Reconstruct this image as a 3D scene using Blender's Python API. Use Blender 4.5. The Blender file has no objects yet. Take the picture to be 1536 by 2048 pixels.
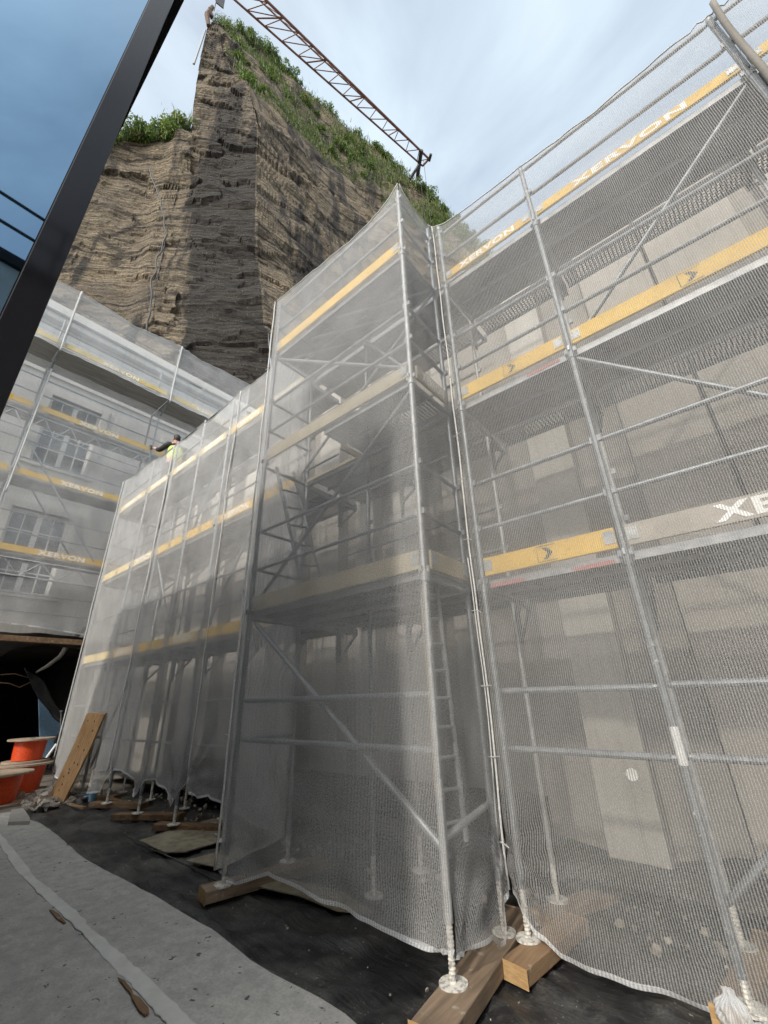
import bpy, bmesh, math, random
from math import sin, cos, pi, radians
from mathutils import Vector, Matrix, noise
R = random.Random(7)
SC = bpy.context.scene
COL = SC.collection
# ------------------------------------------------------------------ camera, sky, sun, exposure
YAW, PITCH, ROLL, FPX, EYE = radians(39.61), radians(23.93), radians(-1.80), 841.6, 1.5
_f = Vector((-sin(YAW)*cos(PITCH), cos(YAW)*cos(PITCH), sin(PITCH)))
_r = Vector((cos(YAW), sin(YAW), 0)); _u = _r.cross(_f)
CR = cos(ROLL)*_r + sin(ROLL)*_u; CU = -sin(ROLL)*_r + cos(ROLL)*_u; CF = _f
CAM = Vector((0, 0, EYE))
cd = bpy.data.cameras.new('camera'); cam = bpy.data.objects.new('camera', cd); COL.objects.link(cam)
cam.matrix_world = Matrix(((CR.x, CU.x, -CF.x, 0), (CR.y, CU.y, -CF.y, 0), (CR.z, CU.z, -CF.z, EYE), (0, 0, 0, 1)))
cd.sensor_fit = 'VERTICAL'; cd.sensor_height = 24; cd.lens = 24*FPX/2048
cd.clip_start = .05; cd.clip_end = 2000
SC.camera = cam
SUN_EL = radians(36); SUN_H = Vector((.18, -.98, 0)).normalized()
w = bpy.data.worlds.new('World'); SC.world = w; w.use_nodes = True
nt = w.node_tree; nt.nodes.clear()
out = nt.nodes.new('ShaderNodeOutputWorld'); bg = nt.nodes.new('ShaderNodeBackground')
sky = nt.nodes.new('ShaderNodeTexSky'); sky.sky_type = 'NISHITA'; sky.sun_disc = False
sky.sun_elevation = SUN_EL; sky.sun_rotation = math.atan2(SUN_H.x, SUN_H.y)
sky.dust_density = 2.0; sky.air_density = 1.0; sky.ozone_density = 1.0
tc = nt.nodes.new('ShaderNodeTexCoord')
mp = nt.nodes.new('ShaderNodeMapping'); mp.inputs['Scale'].default_value = (1.5, 1.5, 2.6); mp.inputs['Rotation'].default_value = (.3, .5, .4)
n1 = nt.nodes.new('ShaderNodeTexNoise'); n1.inputs['Scale'].default_value = 1.3; n1.inputs['Detail'].default_value = 6; n1.inputs['Roughness'].default_value = .55; n1.inputs['Distortion'].default_value = .6
rp = nt.nodes.new('ShaderNodeValToRGB'); rp.color_ramp.elements[0].position = .36; rp.color_ramp.elements[1].position = .72
rp.color_ramp.elements[0].color = (.42, .42, .42, 1); rp.color_ramp.elements[1].color = (1, 1, 1, 1)
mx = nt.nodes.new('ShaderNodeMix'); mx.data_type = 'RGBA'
# hazy air: thin cloud veil, brightened towards the unseen sun to fill the shade
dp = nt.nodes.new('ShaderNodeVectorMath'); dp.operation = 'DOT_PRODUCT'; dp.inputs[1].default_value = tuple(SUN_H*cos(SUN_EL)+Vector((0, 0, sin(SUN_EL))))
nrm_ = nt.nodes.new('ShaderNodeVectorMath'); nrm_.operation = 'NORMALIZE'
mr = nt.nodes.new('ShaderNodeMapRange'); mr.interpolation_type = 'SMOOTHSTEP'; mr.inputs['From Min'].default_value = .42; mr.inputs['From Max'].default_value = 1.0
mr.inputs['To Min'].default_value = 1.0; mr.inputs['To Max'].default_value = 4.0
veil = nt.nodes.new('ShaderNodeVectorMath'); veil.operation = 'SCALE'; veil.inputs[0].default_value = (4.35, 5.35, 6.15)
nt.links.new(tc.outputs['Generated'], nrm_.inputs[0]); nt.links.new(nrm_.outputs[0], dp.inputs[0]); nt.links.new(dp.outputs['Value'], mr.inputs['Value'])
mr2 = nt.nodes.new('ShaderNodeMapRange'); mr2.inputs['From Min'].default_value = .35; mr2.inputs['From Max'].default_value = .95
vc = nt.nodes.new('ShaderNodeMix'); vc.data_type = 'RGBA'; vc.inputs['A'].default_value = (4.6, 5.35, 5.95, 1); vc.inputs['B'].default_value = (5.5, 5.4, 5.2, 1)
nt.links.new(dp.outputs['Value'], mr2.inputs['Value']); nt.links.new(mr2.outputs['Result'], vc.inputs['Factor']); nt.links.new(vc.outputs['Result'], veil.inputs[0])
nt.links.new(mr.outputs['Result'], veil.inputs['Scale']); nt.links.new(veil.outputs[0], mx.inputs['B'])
nt.links.new(tc.outputs['Generated'], mp.inputs['Vector']); nt.links.new(mp.outputs['Vector'], n1.inputs['Vector'])
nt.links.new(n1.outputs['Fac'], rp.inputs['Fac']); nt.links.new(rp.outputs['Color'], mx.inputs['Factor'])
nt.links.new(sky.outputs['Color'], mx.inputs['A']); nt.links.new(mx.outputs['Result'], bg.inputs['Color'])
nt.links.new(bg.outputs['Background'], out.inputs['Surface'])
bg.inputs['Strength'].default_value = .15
sl = bpy.data.lights.new('sun', 'SUN'); sun = bpy.data.objects.new('sun', sl); COL.objects.link(sun)
sl.energy = 2.0; sl.angle = radians(2.2); sl.color = (1, .94, .84)
tosun = SUN_H*cos(SUN_EL) + Vector((0, 0, sin(SUN_EL)))
sun.rotation_euler = tosun.to_track_quat('Z', 'Y').to_euler(); sun.location = (3, -10, 14)
SC.view_settings.view_transform = 'Standard'; SC.view_settings.look = 'None'
SC.view_settings.exposure = 0.40; SC.view_settings.gamma = 1
SC.cycles.use_denoising = True; SC.cycles.transparent_max_bounces = 40; SC.cycles.max_bounces = 8; SC.cycles.diffuse_bounces = 4

# ------------------------------------------------------------------ helpers
def px(x, y, ax, v):
    """point where the sight line of photo pixel (x, y) meets the plane ax = v"""
    d = CR*((x-768)/FPX) - CU*((y-1024)/FPX) + CF
    i = 'XYZ'.index(ax)
    return CAM + d*((v-CAM[i])/d[i])
def pd(x, y, dist):
    """point on the sight line of photo pixel (x, y) at a horizontal distance"""
    d = CR*((x-768)/FPX) - CU*((y-1024)/FPX) + CF
    return CAM + d*(dist/math.hypot(d.x, d.y))
ORG = {}
def base(o):
    return ORG.get(o.name, Vector((0, 0, 0))) if o else Vector((0, 0, 0))
def tag(o, label=None, cat=None, group=None, kind=None):
    if label: o['label'] = label
    if cat: o['category'] = cat
    if group: o['group'] = group
    if kind: o['kind'] = kind
    return o
def thing(name, label, cat, loc=(0, 0, 0), group=None):
    o = bpy.data.objects.new(name, None); COL.objects.link(o); o.location = loc
    o.empty_display_size = .2
    ORG[o.name] = Vector(loc)
    return tag(o, label, cat, group)
class MB:
    def __init__(s): s.v = []; s.f = []; s.m = []; s.uv = None; s.sm = False
    def add(s, vs, fs, m=0):
        b = len(s.v); s.v += [Vector(p) for p in vs]
        for f in fs: s.f.append(tuple(i+b for i in f)); s.m.append(m)
        return s
    def box(s, c, size, rot=None, m=0):
        x, y, z = [q/2 for q in size]
        vs = [Vector(p) for p in ((-x,-y,-z),(x,-y,-z),(x,y,-z),(-x,y,-z),(-x,-y,z),(x,-y,z),(x,y,z),(-x,y,z))]
        if rot is not None: vs = [rot @ p for p in vs]
        c = Vector(c)
        return s.add([p+c for p in vs], [(3,2,1,0),(4,5,6,7),(0,1,5,4),(1,2,6,5),(2,3,7,6),(3,0,4,7)], m)
    def b2(s, lo, hi, m=0):
        lo, hi = Vector(lo), Vector(hi)
        return s.box((lo+hi)/2, hi-lo, None, m)
    def tube(s, p0, p1, r, n=10, r1=None, m=0):
        p0, p1 = Vector(p0), Vector(p1); r1 = r if r1 is None else r1
        d = (p1-p0).normalized(); a = d.orthogonal().normalized(); b = d.cross(a)
        vs = []
        for p, q in ((p0, r), (p1, r1)):
            for k in range(n):
                t = 2*pi*k/n; vs.append(p + (a*cos(t)+b*sin(t))*q)
        fs = [(k, (k+1) % n, n+(k+1) % n, n+k) for k in range(n)] + [tuple(range(n))[::-1], tuple(range(n, 2*n))]
        return s.add(vs, fs, m)
    def path(s, pts, r, n=6, m=0):
        pts = [Vector(p) for p in pts]; vs = []; fs = []
        ref = Vector((.3, .2, .93))
        for i, p in enumerate(pts):
            d = (pts[min(i+1, len(pts)-1)]-pts[max(i-1, 0)]).normalized()
            a = d.cross(ref); a = a.normalized() if a.length > 1e-3 else d.orthogonal().normalized(); b = d.cross(a)
            q = r[i] if isinstance(r, (list, tuple)) else r
            vs += [p+(a*cos(2*pi*k/n)+b*sin(2*pi*k/n))*q for k in range(n)]
        for i in range(len(pts)-1):
            fs += [(i*n+k, i*n+(k+1) % n, (i+1)*n+(k+1) % n, (i+1)*n+k) for k in range(n)]
        fs += [tuple(range(n))[::-1], tuple(range((len(pts)-1)*n, len(pts)*n))]
        return s.add(vs, fs, m)
    def lathe(s, c, prof, n=28, m=0):
        c = Vector(c); vs = []; fs = []
        for r, z in prof: vs += [c+Vector((r*cos(2*pi*k/n), r*sin(2*pi*k/n), z)) for k in range(n)]
        for i in range(len(prof)-1):
            fs += [(i*n+k, i*n+(k+1) % n, (i+1)*n+(k+1) % n, (i+1)*n+k) for k in range(n)]
        fs += [tuple(range(n))[::-1], tuple(range((len(prof)-1)*n, len(prof)*n))]
        return s.add(vs, fs, m)
    def build(s, name, mats, parent=None, smooth=None, bevel=0):
        o0 = base(parent)
        me = bpy.data.meshes.new(name)
        me.from_pydata([p-o0 for p in s.v], [], s.f)
        for m in (mats if isinstance(mats, (list, tuple)) else [mats]): me.materials.append(m)
        if any(s.m): me.polygons.foreach_set('material_index', s.m)
        if s.uv:
            l = me.uv_layers.new(name='UVMap')
            for lp in me.loops: l.data[lp.index].uv = s.uv[lp.vertex_index]
        if smooth or (smooth is None and s.sm): me.polygons.foreach_set('use_smooth', [True]*len(me.polygons))
        me.update()
        o = bpy.data.objects.new(name, me); COL.objects.link(o)
        if parent: o.parent = parent
        ORG[o.name] = o0
        if bevel:
            b = o.modifiers.new('bevel', 'BEVEL'); b.width = bevel; b.segments = 2; b.limit_method = 'ANGLE'
        return o

# ------------------------------------------------------------------ materials
class NT:
    def __init__(s, name):
        s.mat = bpy.data.materials.new(name); s.mat.use_nodes = True; s.t = s.mat.node_tree; s.t.nodes.clear()
        s.out = s.n('ShaderNodeOutputMaterial'); s._c = None
    def n(s, typ, **kw):
        nd = s.t.nodes.new(typ)
        for k, v in kw.items(): s.set(nd, k, v)
        return nd
    def set(s, nd, k, v):
        if hasattr(nd, k) and k not in nd.inputs.keys(): setattr(nd, k, v); return
        i = nd.inputs[k]
        if isinstance(v, bpy.types.NodeSocket): s.t.links.new(v, i)
        else: i.default_value = v
    def co(s, which='Object', scale=(1, 1, 1), rot=(0, 0, 0)):
        c = s.n('ShaderNodeTexCoord'); m = s.n('ShaderNodeMapping')
        s.t.links.new(c.outputs[which], m.inputs['Vector']); m.inputs['Scale'].default_value = scale; m.inputs['Rotation'].default_value = rot
        return m.outputs['Vector']
    def noise(s, scale, detail=4, rough=.55, vec=None, dist=0.):
        nd = s.n('ShaderNodeTexNoise', Scale=scale, Detail=detail, Roughness=rough, Distortion=dist)
        if vec is None: vec = s.co()
        s.t.links.new(vec, nd.inputs['Vector']); return nd.outputs['Fac']
    def ramp(s, fac, stops):
        nd = s.n('ShaderNodeValToRGB'); s.t.links.new(fac, nd.inputs['Fac']); cr = nd.color_ramp
        while len(cr.elements) < len(stops): cr.elements.new(.5)
        for e, (p, c) in zip(cr.elements, stops):
            e.position = p; e.color = (c, c, c, 1) if isinstance(c, (int, float)) else (*c, 1)
        return nd.outputs['Color']
    def mix(s, fac, a, b, mode='MIX'):
        nd = s.n('ShaderNodeMix'); nd.data_type = 'RGBA'; nd.blend_type = mode
        for k, v in (('Factor', fac), ('A', a), ('B', b)):
            if isinstance(v, bpy.types.NodeSocket): s.t.links.new(v, nd.inputs[k])
            elif k == 'Factor': nd.inputs[k].default_value = v
            else: nd.inputs[k].default_value = (*v, 1)
        return nd.outputs['Result']
    def math(s, op, a, b=0., c=0.):
        nd = s.n('ShaderNodeMath'); nd.operation = op
        for i, v in enumerate((a, b, c)):
            if isinstance(v, bpy.types.NodeSocket): s.t.links.new(v, nd.inputs[i])
            else: nd.inputs[i].default_value = v
        return nd.outputs[0]
    def bump(s, h, strength=.3, dist=.02):
        nd = s.n('ShaderNodeBump', Strength=strength, Distance=dist); s.t.links.new(h, nd.inputs['Height']); return nd.outputs['Normal']
    def pbr(s, col, rough=.7, metal=0., nrm=None, **kw):
        b = s.n('ShaderNodeBsdfPrincipled')
        for k, v in (('Base Color', col), ('Roughness', rough), ('Metallic', metal)):
            if isinstance(v, bpy.types.NodeSocket): s.t.links.new(v, b.inputs[k])
            elif k == 'Base Color': b.inputs[k].default_value = (*v, 1)
            else: b.inputs[k].default_value = v
        if nrm is not None: s.t.links.new(nrm, b.inputs['Normal'])
        for k, v in kw.items(): s.set(b, k, v)
        s.t.links.new(b.outputs[0], s.out.inputs['Surface']); return s.mat
def flat_mix(name, a, b, scale, rough=.7, metal=0., lo=.35, hi=.65, bump=.2, stretch=(1, 1, 1), detail=5):
    t = NT(name); v = t.co(scale=stretch); f = t.noise(scale, detail, .6, v)
    return t.pbr(t.ramp(f, [(lo, a), (hi, b)]), rough, metal, t.bump(f, bump, .01))
def mk_steel(name, dark, lite, metal=.55):
    t = NT(name); f = t.noise(14, 5, .65); g = t.noise(38, 3, .6); h = t.noise(3.2, 3, .6)
    c = t.ramp(f, [(.3, dark), (.7, lite)])
    sp = t.math('MULTIPLY', t.ramp(g, [(.60, 0.), (.66, 1.)]), t.ramp(h, [(.50, 0.), (.62, 1.)]))
    c = t.mix(sp, c, (.62, .60, .56))
    return t.pbr(c, .5, t.math('MULTIPLY', t.math('SUBTRACT', 1., sp), metal), t.bump(g, .1, .004))
M = {}
M['steel'] = mk_steel('galvanised_steel', (.15, .16, .17), (.32, .335, .345))
M['steel_pale'] = mk_steel('worn_steel', (.24, .25, .255), (.47, .47, .46), .4)
M['steel_dark'] = mk_steel('dark_steel', (.09, .10, .11), (.2, .21, .22))
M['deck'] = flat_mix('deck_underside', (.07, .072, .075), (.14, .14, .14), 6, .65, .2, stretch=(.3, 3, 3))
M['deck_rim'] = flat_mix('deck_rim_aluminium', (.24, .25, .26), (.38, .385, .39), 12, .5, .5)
M['deck_lite'] = flat_mix('grey_plank_underside', (.27, .265, .25), (.38, .37, .35), 5, .8, 0, stretch=(3, .4, 3))
M['red'] = flat_mix('red_paint', (.34, .12, .11), (.42, .17, .15), 20)
def mk_board(name, a, b, wearcol):
    t = NT(name); v = t.co(); f = t.noise(5, 5, .6, v); g = t.noise(26, 5, .7, v); h = t.noise(2.1, 4, .7, v)
    c = t.ramp(f, [(.3, a), (.7, b)])
    wr = t.math('MULTIPLY', t.ramp(g, [(.56, 0.), (.66, 1.)]), t.ramp(h, [(.42, .1), (.66, .9)]))
    return t.pbr(t.mix(wr, c, wearcol), .6, 0, t.bump(g, .15, .003))
M['yellow'] = mk_board('yellow_board_paint', (.56, .34, .035), (.70, .45, .06), (.28, .19, .09))
M['yellow_pale'] = mk_board('faded_board_paint', (.56, .42, .16), (.68, .54, .24), (.40, .33, .22))
M['board_wood'] = mk_board('grey_board_wood', (.30, .25, .16), (.42, .36, .25), (.20, .17, .12))
M['board_orange'] = mk_board('brown_board_paint', (.32, .285, .235), (.42, .375, .32), (.22, .195, .165))
M['letter'] = flat_mix('white_lettering', (.76, .75, .72), (.88, .87, .85), 18, .6)
M['mark'] = flat_mix('black_marking', (.025, .025, .025), (.06, .055, .05), 18, .6)
def mk_wood(name, a, b, dark, along='y'):
    st = {'x': (.6, 9, 9), 'y': (9, .6, 9), 'z': (9, 9, .6)}[along]
    t = NT(name); v = t.co(scale=st); f = t.noise(2.2, 6, .65, v, .4); k = t.noise(3, 2, .5); g = t.noise(11, 4, .6)
    c = t.ramp(f, [(.25, dark), (.5, a), (.75, b)])
    c = t.mix(t.ramp(k, [(.5, 0.), (.75, .55)]), c, dark)
    c = t.mix(t.ramp(g, [(.62, 0.), (.7, .5)]), c, (.5, .45, .38))
    return t.pbr(c, .75, 0, t.bump(f, .35, .01))
M['wood'] = mk_wood('timber', (.23, .165, .11), (.32, .24, .165), (.09, .065, .045))
M['wood_end'] = flat_mix('sawn_end_grain', (.34, .20, .085), (.46, .30, .14), 16, .85, stretch=(1, 1, 4), bump=.5)
M['wood_x'] = mk_wood('brown_timber', (.20, .12, .06), (.28, .17, .09), (.09, .05, .03), 'x')
M['wood_z'] = mk_wood('plank_timber', (.34, .20, .085), (.45, .29, .14), (.15, .08, .035), 'z')
M['wood_orange'] = mk_wood('orange_timber', (.25, .155, .085), (.33, .225, .135), (.13, .08, .045))
M['flange'] = mk_wood('reel_plywood', (.34, .27, .20), (.46, .38, .29), (.18, .13, .09))
def mk_concrete(name, a, b, bumpy=.25):
    t = NT(name); v = t.co(); f = t.noise(1.1, 6, .62, v); g = t.noise(22, 4, .65, v); s = t.noise(2.6, 4, .6, t.co(scale=(5, 5, .35)))
    c = t.ramp(f, [(.28, a), (.72, b)])
    c = t.mix(t.ramp(s, [(.48, 0.), (.72, .38)]), c, [q*.55 for q in a])
    c = t.mix(t.ramp(g, [(.3, .25), (.45, 0.)]), c, [q*.6 for q in a])
    return t.pbr(c, .85, 0, t.bump(g, bumpy, .01))
M['conc'] = mk_concrete('grey_concrete', (.18, .165, .145), (.27, .25, .222))
M['conc_lite'] = mk_concrete('light_concrete', (.32, .30, .265), (.44, .415, .375))
M['conc_warm'] = mk_concrete('warm_concrete', (.26, .236, .204), (.37, .338, .296))
M['plaster'] = mk_concrete('pale_plaster', (.52, .50, .465), (.66, .64, .60))
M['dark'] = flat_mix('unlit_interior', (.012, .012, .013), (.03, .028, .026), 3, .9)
M['tarp'] = flat_mix('black_plastic', (.008, .008, .009), (.022, .022, .024), 4, .38)
M['white'] = flat_mix('white_paint', (.62, .62, .61), (.74, .74, .73), 8, .5)
M['insul'] = flat_mix('blue_insulation', (.12, .24, .38), (.20, .33, .46), 30, .9, bump=.6)
M['cable'] = flat_mix('orange_cable', (.62, .055, .012), (.78, .10, .02), 30, .45)
M['cup'] = flat_mix('light_blue_plastic', (.22, .42, .62), (.28, .48, .68), 20, .4)
M['rope'] = flat_mix('white_rope', (.42, .42, .41), (.58, .58, .56), 40, .8)
M['crane'] = flat_mix('crane_paint', (.17, .08, .06), (.27, .145, .115), 2, .5)
M['crane_dark'] = flat_mix('crane_dark_paint', (.02, .02, .022), (.04, .04, .04), 2, .5)
M['rust'] = flat_mix('rusty_metal', (.075, .045, .03), (.14, .085, .055), 3, .8)
M['splash'] = flat_mix('mortar_splashed_steel', (.30, .29, .27), (.66, .63, .57), 34, .8, lo=.38, hi=.52, bump=.5)
def mk_frame():
    t = NT('black_enamel_frame')
    return t.pbr((.012, .012, .015), .07, 0, None, **{'Specular IOR Level': .2})
M['frame'] = mk_frame()
def mk_glass():
    t = NT('tinted_mirror_glass')
    n = t.noise(.35, 2, .5)
    return t.pbr((.17, .27, .37), .015, 1., t.bump(n, .02, .05))
M['glass'] = mk_glass()
M['pane'] = NT('window_glass').pbr((.05, .06, .065), .06, 0., None, **{'Specular IOR Level': .9})
# ground materials
def mk_fleece():
    t = NT('grey_fleece'); v = t.co(); f = t.noise(.9, 6, .6, v); g = t.noise(60, 5, .7, v); h = t.noise(9, 5, .65, v); k = t.noise(17, 3, .5, v); s = t.noise(2.2, 5, .6, t.co(scale=(.5, 6, 1)))
    c = t.ramp(f, [(.3, (.46, .44, .40)), (.7, (.58, .555, .505))])
    c = t.mix(t.ramp(h, [(.35, .35), (.6, 0.)]), c, (.17, .17, .165))
    c = t.mix(t.ramp(s, [(.52, 0.), (.75, .3)]), c, (.38, .36, .32))
    c = t.mix(t.ramp(k, [(.68, 0.), (.71, 1.)]), c, (.10, .10, .10))
    c = t.mix(t.ramp(g, [(.35, .3), (.6, 0.)]), c, (.15, .15, .15))
    hh = t.math('ADD', t.math('MULTIPLY', g, .5), h)
    return t.pbr(c, .95, 0, t.bump(hh, .35, .012))
M['fleece'] = mk_fleece()
M['fleece_pale'] = flat_mix('pale_fleece', (.57, .555, .515), (.67, .655, .61), 7, .95, bump=.4)
def mk_membrane():
    t = NT('black_geotextile'); v = t.co(); f = t.noise(1.6, 7, .68, v, .3); g = t.noise(75, 3, .6, v); h = t.noise(5, 6, .7, v); wv = t.noise(3.0, 4, .6, t.co(scale=(.6, 4, 1)))
    c = t.ramp(h, [(.3, (.011, .011, .012)), (.7, (.030, .030, .031))])
    dust = t.math('MULTIPLY', t.ramp(f, [(.44, 0.), (.66, 1.)]), t.ramp(g, [(.35, .25), (.65, .9)]))
    c = t.mix(dust, c, (.15, .142, .125))
    gr = t.ramp(t.noise(42, 2, .5, v), [(.69, 0.), (.72, .8)])
    c = t.mix(t.math('MULTIPLY', gr, t.ramp(f, [(.4, .1), (.6, 1.)])), c, (.42, .40, .35))
    return t.pbr(c, t.ramp(h, [(.3, .34), (.7, .62)]), 0, t.bump(t.math('ADD', wv, t.math('MULTIPLY', h, .5)), .6, .03))
M['membrane'] = mk_membrane()
M['sand'] = flat_mix('damp_sand', (.17, .145, .10), (.30, .265, .19), 9, .95, bump=.6)
M['earth'] = flat_mix('site_earth', (.10, .09, .075), (.2, .18, .15), 3, .95, bump=.6)
M['rubble'] = flat_mix('rubble', (.20, .17, .14), (.5, .45, .38), 9, .9, bump=.5)
# rock
def mk_rock():
    t = NT('conglomerate_rock')
    v = t.co(); strata = t.noise(1.0, 10, .70, t.co(scale=(.14, .14, 1.5), rot=(.10, .16, 0)), .6)
    fine = t.noise(3.4, 9, .78, t.co(scale=(.55, .55, 1.9), rot=(.10, .16, 0)))
    grit = t.noise(9.0, 5, .75, v)
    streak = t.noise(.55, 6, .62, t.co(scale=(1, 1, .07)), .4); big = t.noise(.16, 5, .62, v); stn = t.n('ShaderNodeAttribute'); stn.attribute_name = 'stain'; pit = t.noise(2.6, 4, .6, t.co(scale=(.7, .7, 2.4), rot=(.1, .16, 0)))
    wv = t.n('ShaderNodeTexWave', Scale=.55, Distortion=7., Detail=5.); wv.bands_direction = 'Z'; wv.inputs['Detail Scale'].default_value = .35; wv.inputs['Detail Roughness'].default_value = .6
    t.t.links.new(t.co(scale=(.35, .35, 1.6), rot=(.10, .16, 0)), wv.inputs['Vector'])
    vo = t.n('ShaderNodeTexVoronoi', Scale=.16); vo.feature = 'DISTANCE_TO_EDGE'; t.t.links.new(t.co(scale=(.5, .5, 1.9), rot=(.25, .3, 0)), vo.inputs['Vector'])
    crack = t.ramp(t.math('ADD', vo.outputs['Distance'], t.math('MULTIPLY', t.math('SUBTRACT', fine, .5), .22)), [(.004, 1.), (.03, 0.)])
    c = t.ramp(strata, [(.30, (.15, .115, .075)), (.45, (.32, .25, .16)), (.56, (.49, .39, .255)), (.72, (.34, .27, .175))])
    c = t.mix(t.ramp(big, [(.40, .55), (.56, 0.)]), c, (.17, .145, .12))
    c = t.mix(t.ramp(wv.outputs['Fac'], [(.03, .45), (.15, 0.)]), c, (.10, .08, .06))
    c = t.mix(t.ramp(fine, [(.36, .75), (.50, 0.)]), c, (.085, .07, .055))
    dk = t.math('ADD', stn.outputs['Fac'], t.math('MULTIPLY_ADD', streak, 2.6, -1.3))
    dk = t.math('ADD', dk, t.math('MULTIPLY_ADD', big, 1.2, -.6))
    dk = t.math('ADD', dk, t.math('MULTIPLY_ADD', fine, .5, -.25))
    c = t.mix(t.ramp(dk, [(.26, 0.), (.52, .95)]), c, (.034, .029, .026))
    c = t.mix(t.ramp(grit, [(.36, .75), (.52, 0.)]), c, (.065, .054, .044))
    c = t.mix(t.ramp(grit, [(.58, 0.), (.70, .6)]), c, (.58, .50, .38))
    c = t.mix(t.ramp(fine, [(.62, 0.), (.78, .5)]), c, (.50, .43, .33))
    c = t.mix(t.math('MULTIPLY', crack, .8), c, (.022, .018, .015))
    c = t.mix(t.ramp(pit, [(.63, 0.), (.67, .9)]), c, (.015, .013, .011))
    h = t.math('ADD', t.math('MULTIPLY', strata, .8), t.math('ADD', t.math('MULTIPLY', fine, .8), t.math('ADD', t.math('MULTIPLY', grit, .7), t.math('MULTIPLY', pit, -.8))))
    h = t.math('ADD', h, t.math('ADD', t.math('MULTIPLY', crack, -.5), t.math('MULTIPLY', wv.outputs['Fac'], .25)))
    return t.pbr(c, .95, 0, t.bump(h, 1.0, .45))
M['rock'] = mk_rock()
def mk_leaf(name, a, b):
    t = NT(name); f = t.noise(1.2, 3, .6); g = t.n('ShaderNodeObjectInfo')
    c = t.ramp(f, [(.35, a), (.65, b)])
    p = t.n('ShaderNodeBsdfPrincipled', Roughness=.6); t.t.links.new(c, p.inputs['Base Color'])
    tr = t.n('ShaderNodeBsdfTranslucent'); t.t.links.new(c, tr.inputs['Color'])
    m = t.n('ShaderNodeMixShader', Fac=.35); t.t.links.new(p.outputs[0], m.inputs[1]); t.t.links.new(tr.outputs[0], m.inputs[2])
    t.t.links.new(m.outputs[0], t.out.inputs['Surface']); return t.mat
M['leaf'] = mk_leaf('shrub_leaf', (.04, .085, .014), (.12, .20, .035))
M['leaf_lite'] = mk_leaf('fresh_leaf', (.11, .18, .028), (.23, .29, .06))
M['grass'] = mk_leaf('grass_blade', (.05, .09, .018), (.15, .19, .05))
M['bark'] = flat_mix('twig_bark', (.05, .035, .02), (.1, .075, .05), 8)
# debris net: knitted vertical threads, open between them
def mk_net(name, per, cover, contrast, col=(.80, .81, .82)):
    t = NT(name); uv = t.n('ShaderNodeTexCoord').outputs['UV']; sp = t.n('ShaderNodeSeparateXYZ'); t.t.links.new(uv, sp.inputs[0])
    wob = t.noise(9, 2, .5, uv)
    u = t.math('ADD', sp.outputs['X'], t.math('MULTIPLY', wob, per*.5))
    st = t.math('MULTIPLY_ADD', t.math('SINE', t.math('MULTIPLY', u, 2*pi/per)), .5*contrast, cover)
    gr = t.noise(95, 3, .75, uv); big = t.noise(1.3, 4, .6, uv); wv = t.math('SINE', t.math('MULTIPLY', sp.outputs['Y'], 2*pi/(per*.55)))
    a = t.math('ADD', st, t.math('MULTIPLY', t.math('SUBTRACT', gr, .5), .95))
    a = t.math('ADD', a, t.math('MULTIPLY', t.math('SUBTRACT', big, .5), .30))
    a = t.math('ADD', a, t.math('MULTIPLY', wv, .05))
    cl = t.n('ShaderNodeClamp'); t.t.links.new(a, cl.inputs['Value']); cl.inputs['Min'].default_value = .05; cl.inputs['Max'].default_value = .97
    d = t.n('ShaderNodeBsdfDiffuse'); d.inputs['Color'].default_value = (*col, 1)
    tr = t.n('ShaderNodeBsdfTranslucent'); tr.inputs['Color'].default_value = (*col, 1)
    m1 = t.n('ShaderNodeMixShader', Fac=.42); t.t.links.new(d.outputs[0], m1.inputs[1]); t.t.links.new(tr.outputs[0], m1.inputs[2])
    tp = t.n('ShaderNodeBsdfTransparent'); m2 = t.n('ShaderNodeMixShader')
    t.t.links.new(cl.outputs[0], m2.inputs['Fac']); t.t.links.new(tp.outputs[0], m2.inputs[1]); t.t.links.new(m1.outputs[0], m2.inputs[2])
    t.t.links.new(m2.outputs[0], t.out.inputs['Surface']); return t.mat
M['net'] = mk_net('tower_net_weave', .0125, .42, .30, (.65, .652, .65))
M['net_main'] = mk_net('main_net_weave', .0145, .38, .46, (.54, .54, .535))
M['net_left'] = mk_net('long_net_weave', .014, .41, .16, (.82, .82, .815))
M['net_far'] = mk_net('far_debris_net_weave', .016, .33, .10, (.88, .88, .875))
M['hem'] = mk_net('net_hem_weave', .02, .72, .3)
def mk_perf():
    t = NT('perforated_steel_sheet'); c = t.n('ShaderNodeTexCoord').outputs['Object']; sp = t.n('ShaderNodeSeparateXYZ'); t.t.links.new(c, sp.inputs[0])
    sx = t.math('SINE', t.math('MULTIPLY', sp.outputs['X'], 2*pi/.040)); sy = t.math('SINE', t.math('MULTIPLY', sp.outputs['Y'], 2*pi/.034))
    hole = t.math('MULTIPLY', t.math('GREATER_THAN', sx, .15), t.math('GREATER_THAN', sy, -.1))
    p = t.n('ShaderNodeBsdfPrincipled', Roughness=.6, Metallic=.3); p.inputs['Base Color'].default_value = (.19, .195, .2, 1)
    tp = t.n('ShaderNodeBsdfTransparent'); m = t.n('ShaderNodeMixShader')
    t.t.links.new(hole, m.inputs['Fac']); t.t.links.new(p.outputs[0], m.inputs[1]); t.t.links.new(tp.outputs[0], m.inputs[2])
    t.t.links.new(m.outputs[0], t.out.inputs['Surface']); return t.mat
M['perf'] = mk_perf()

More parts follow.
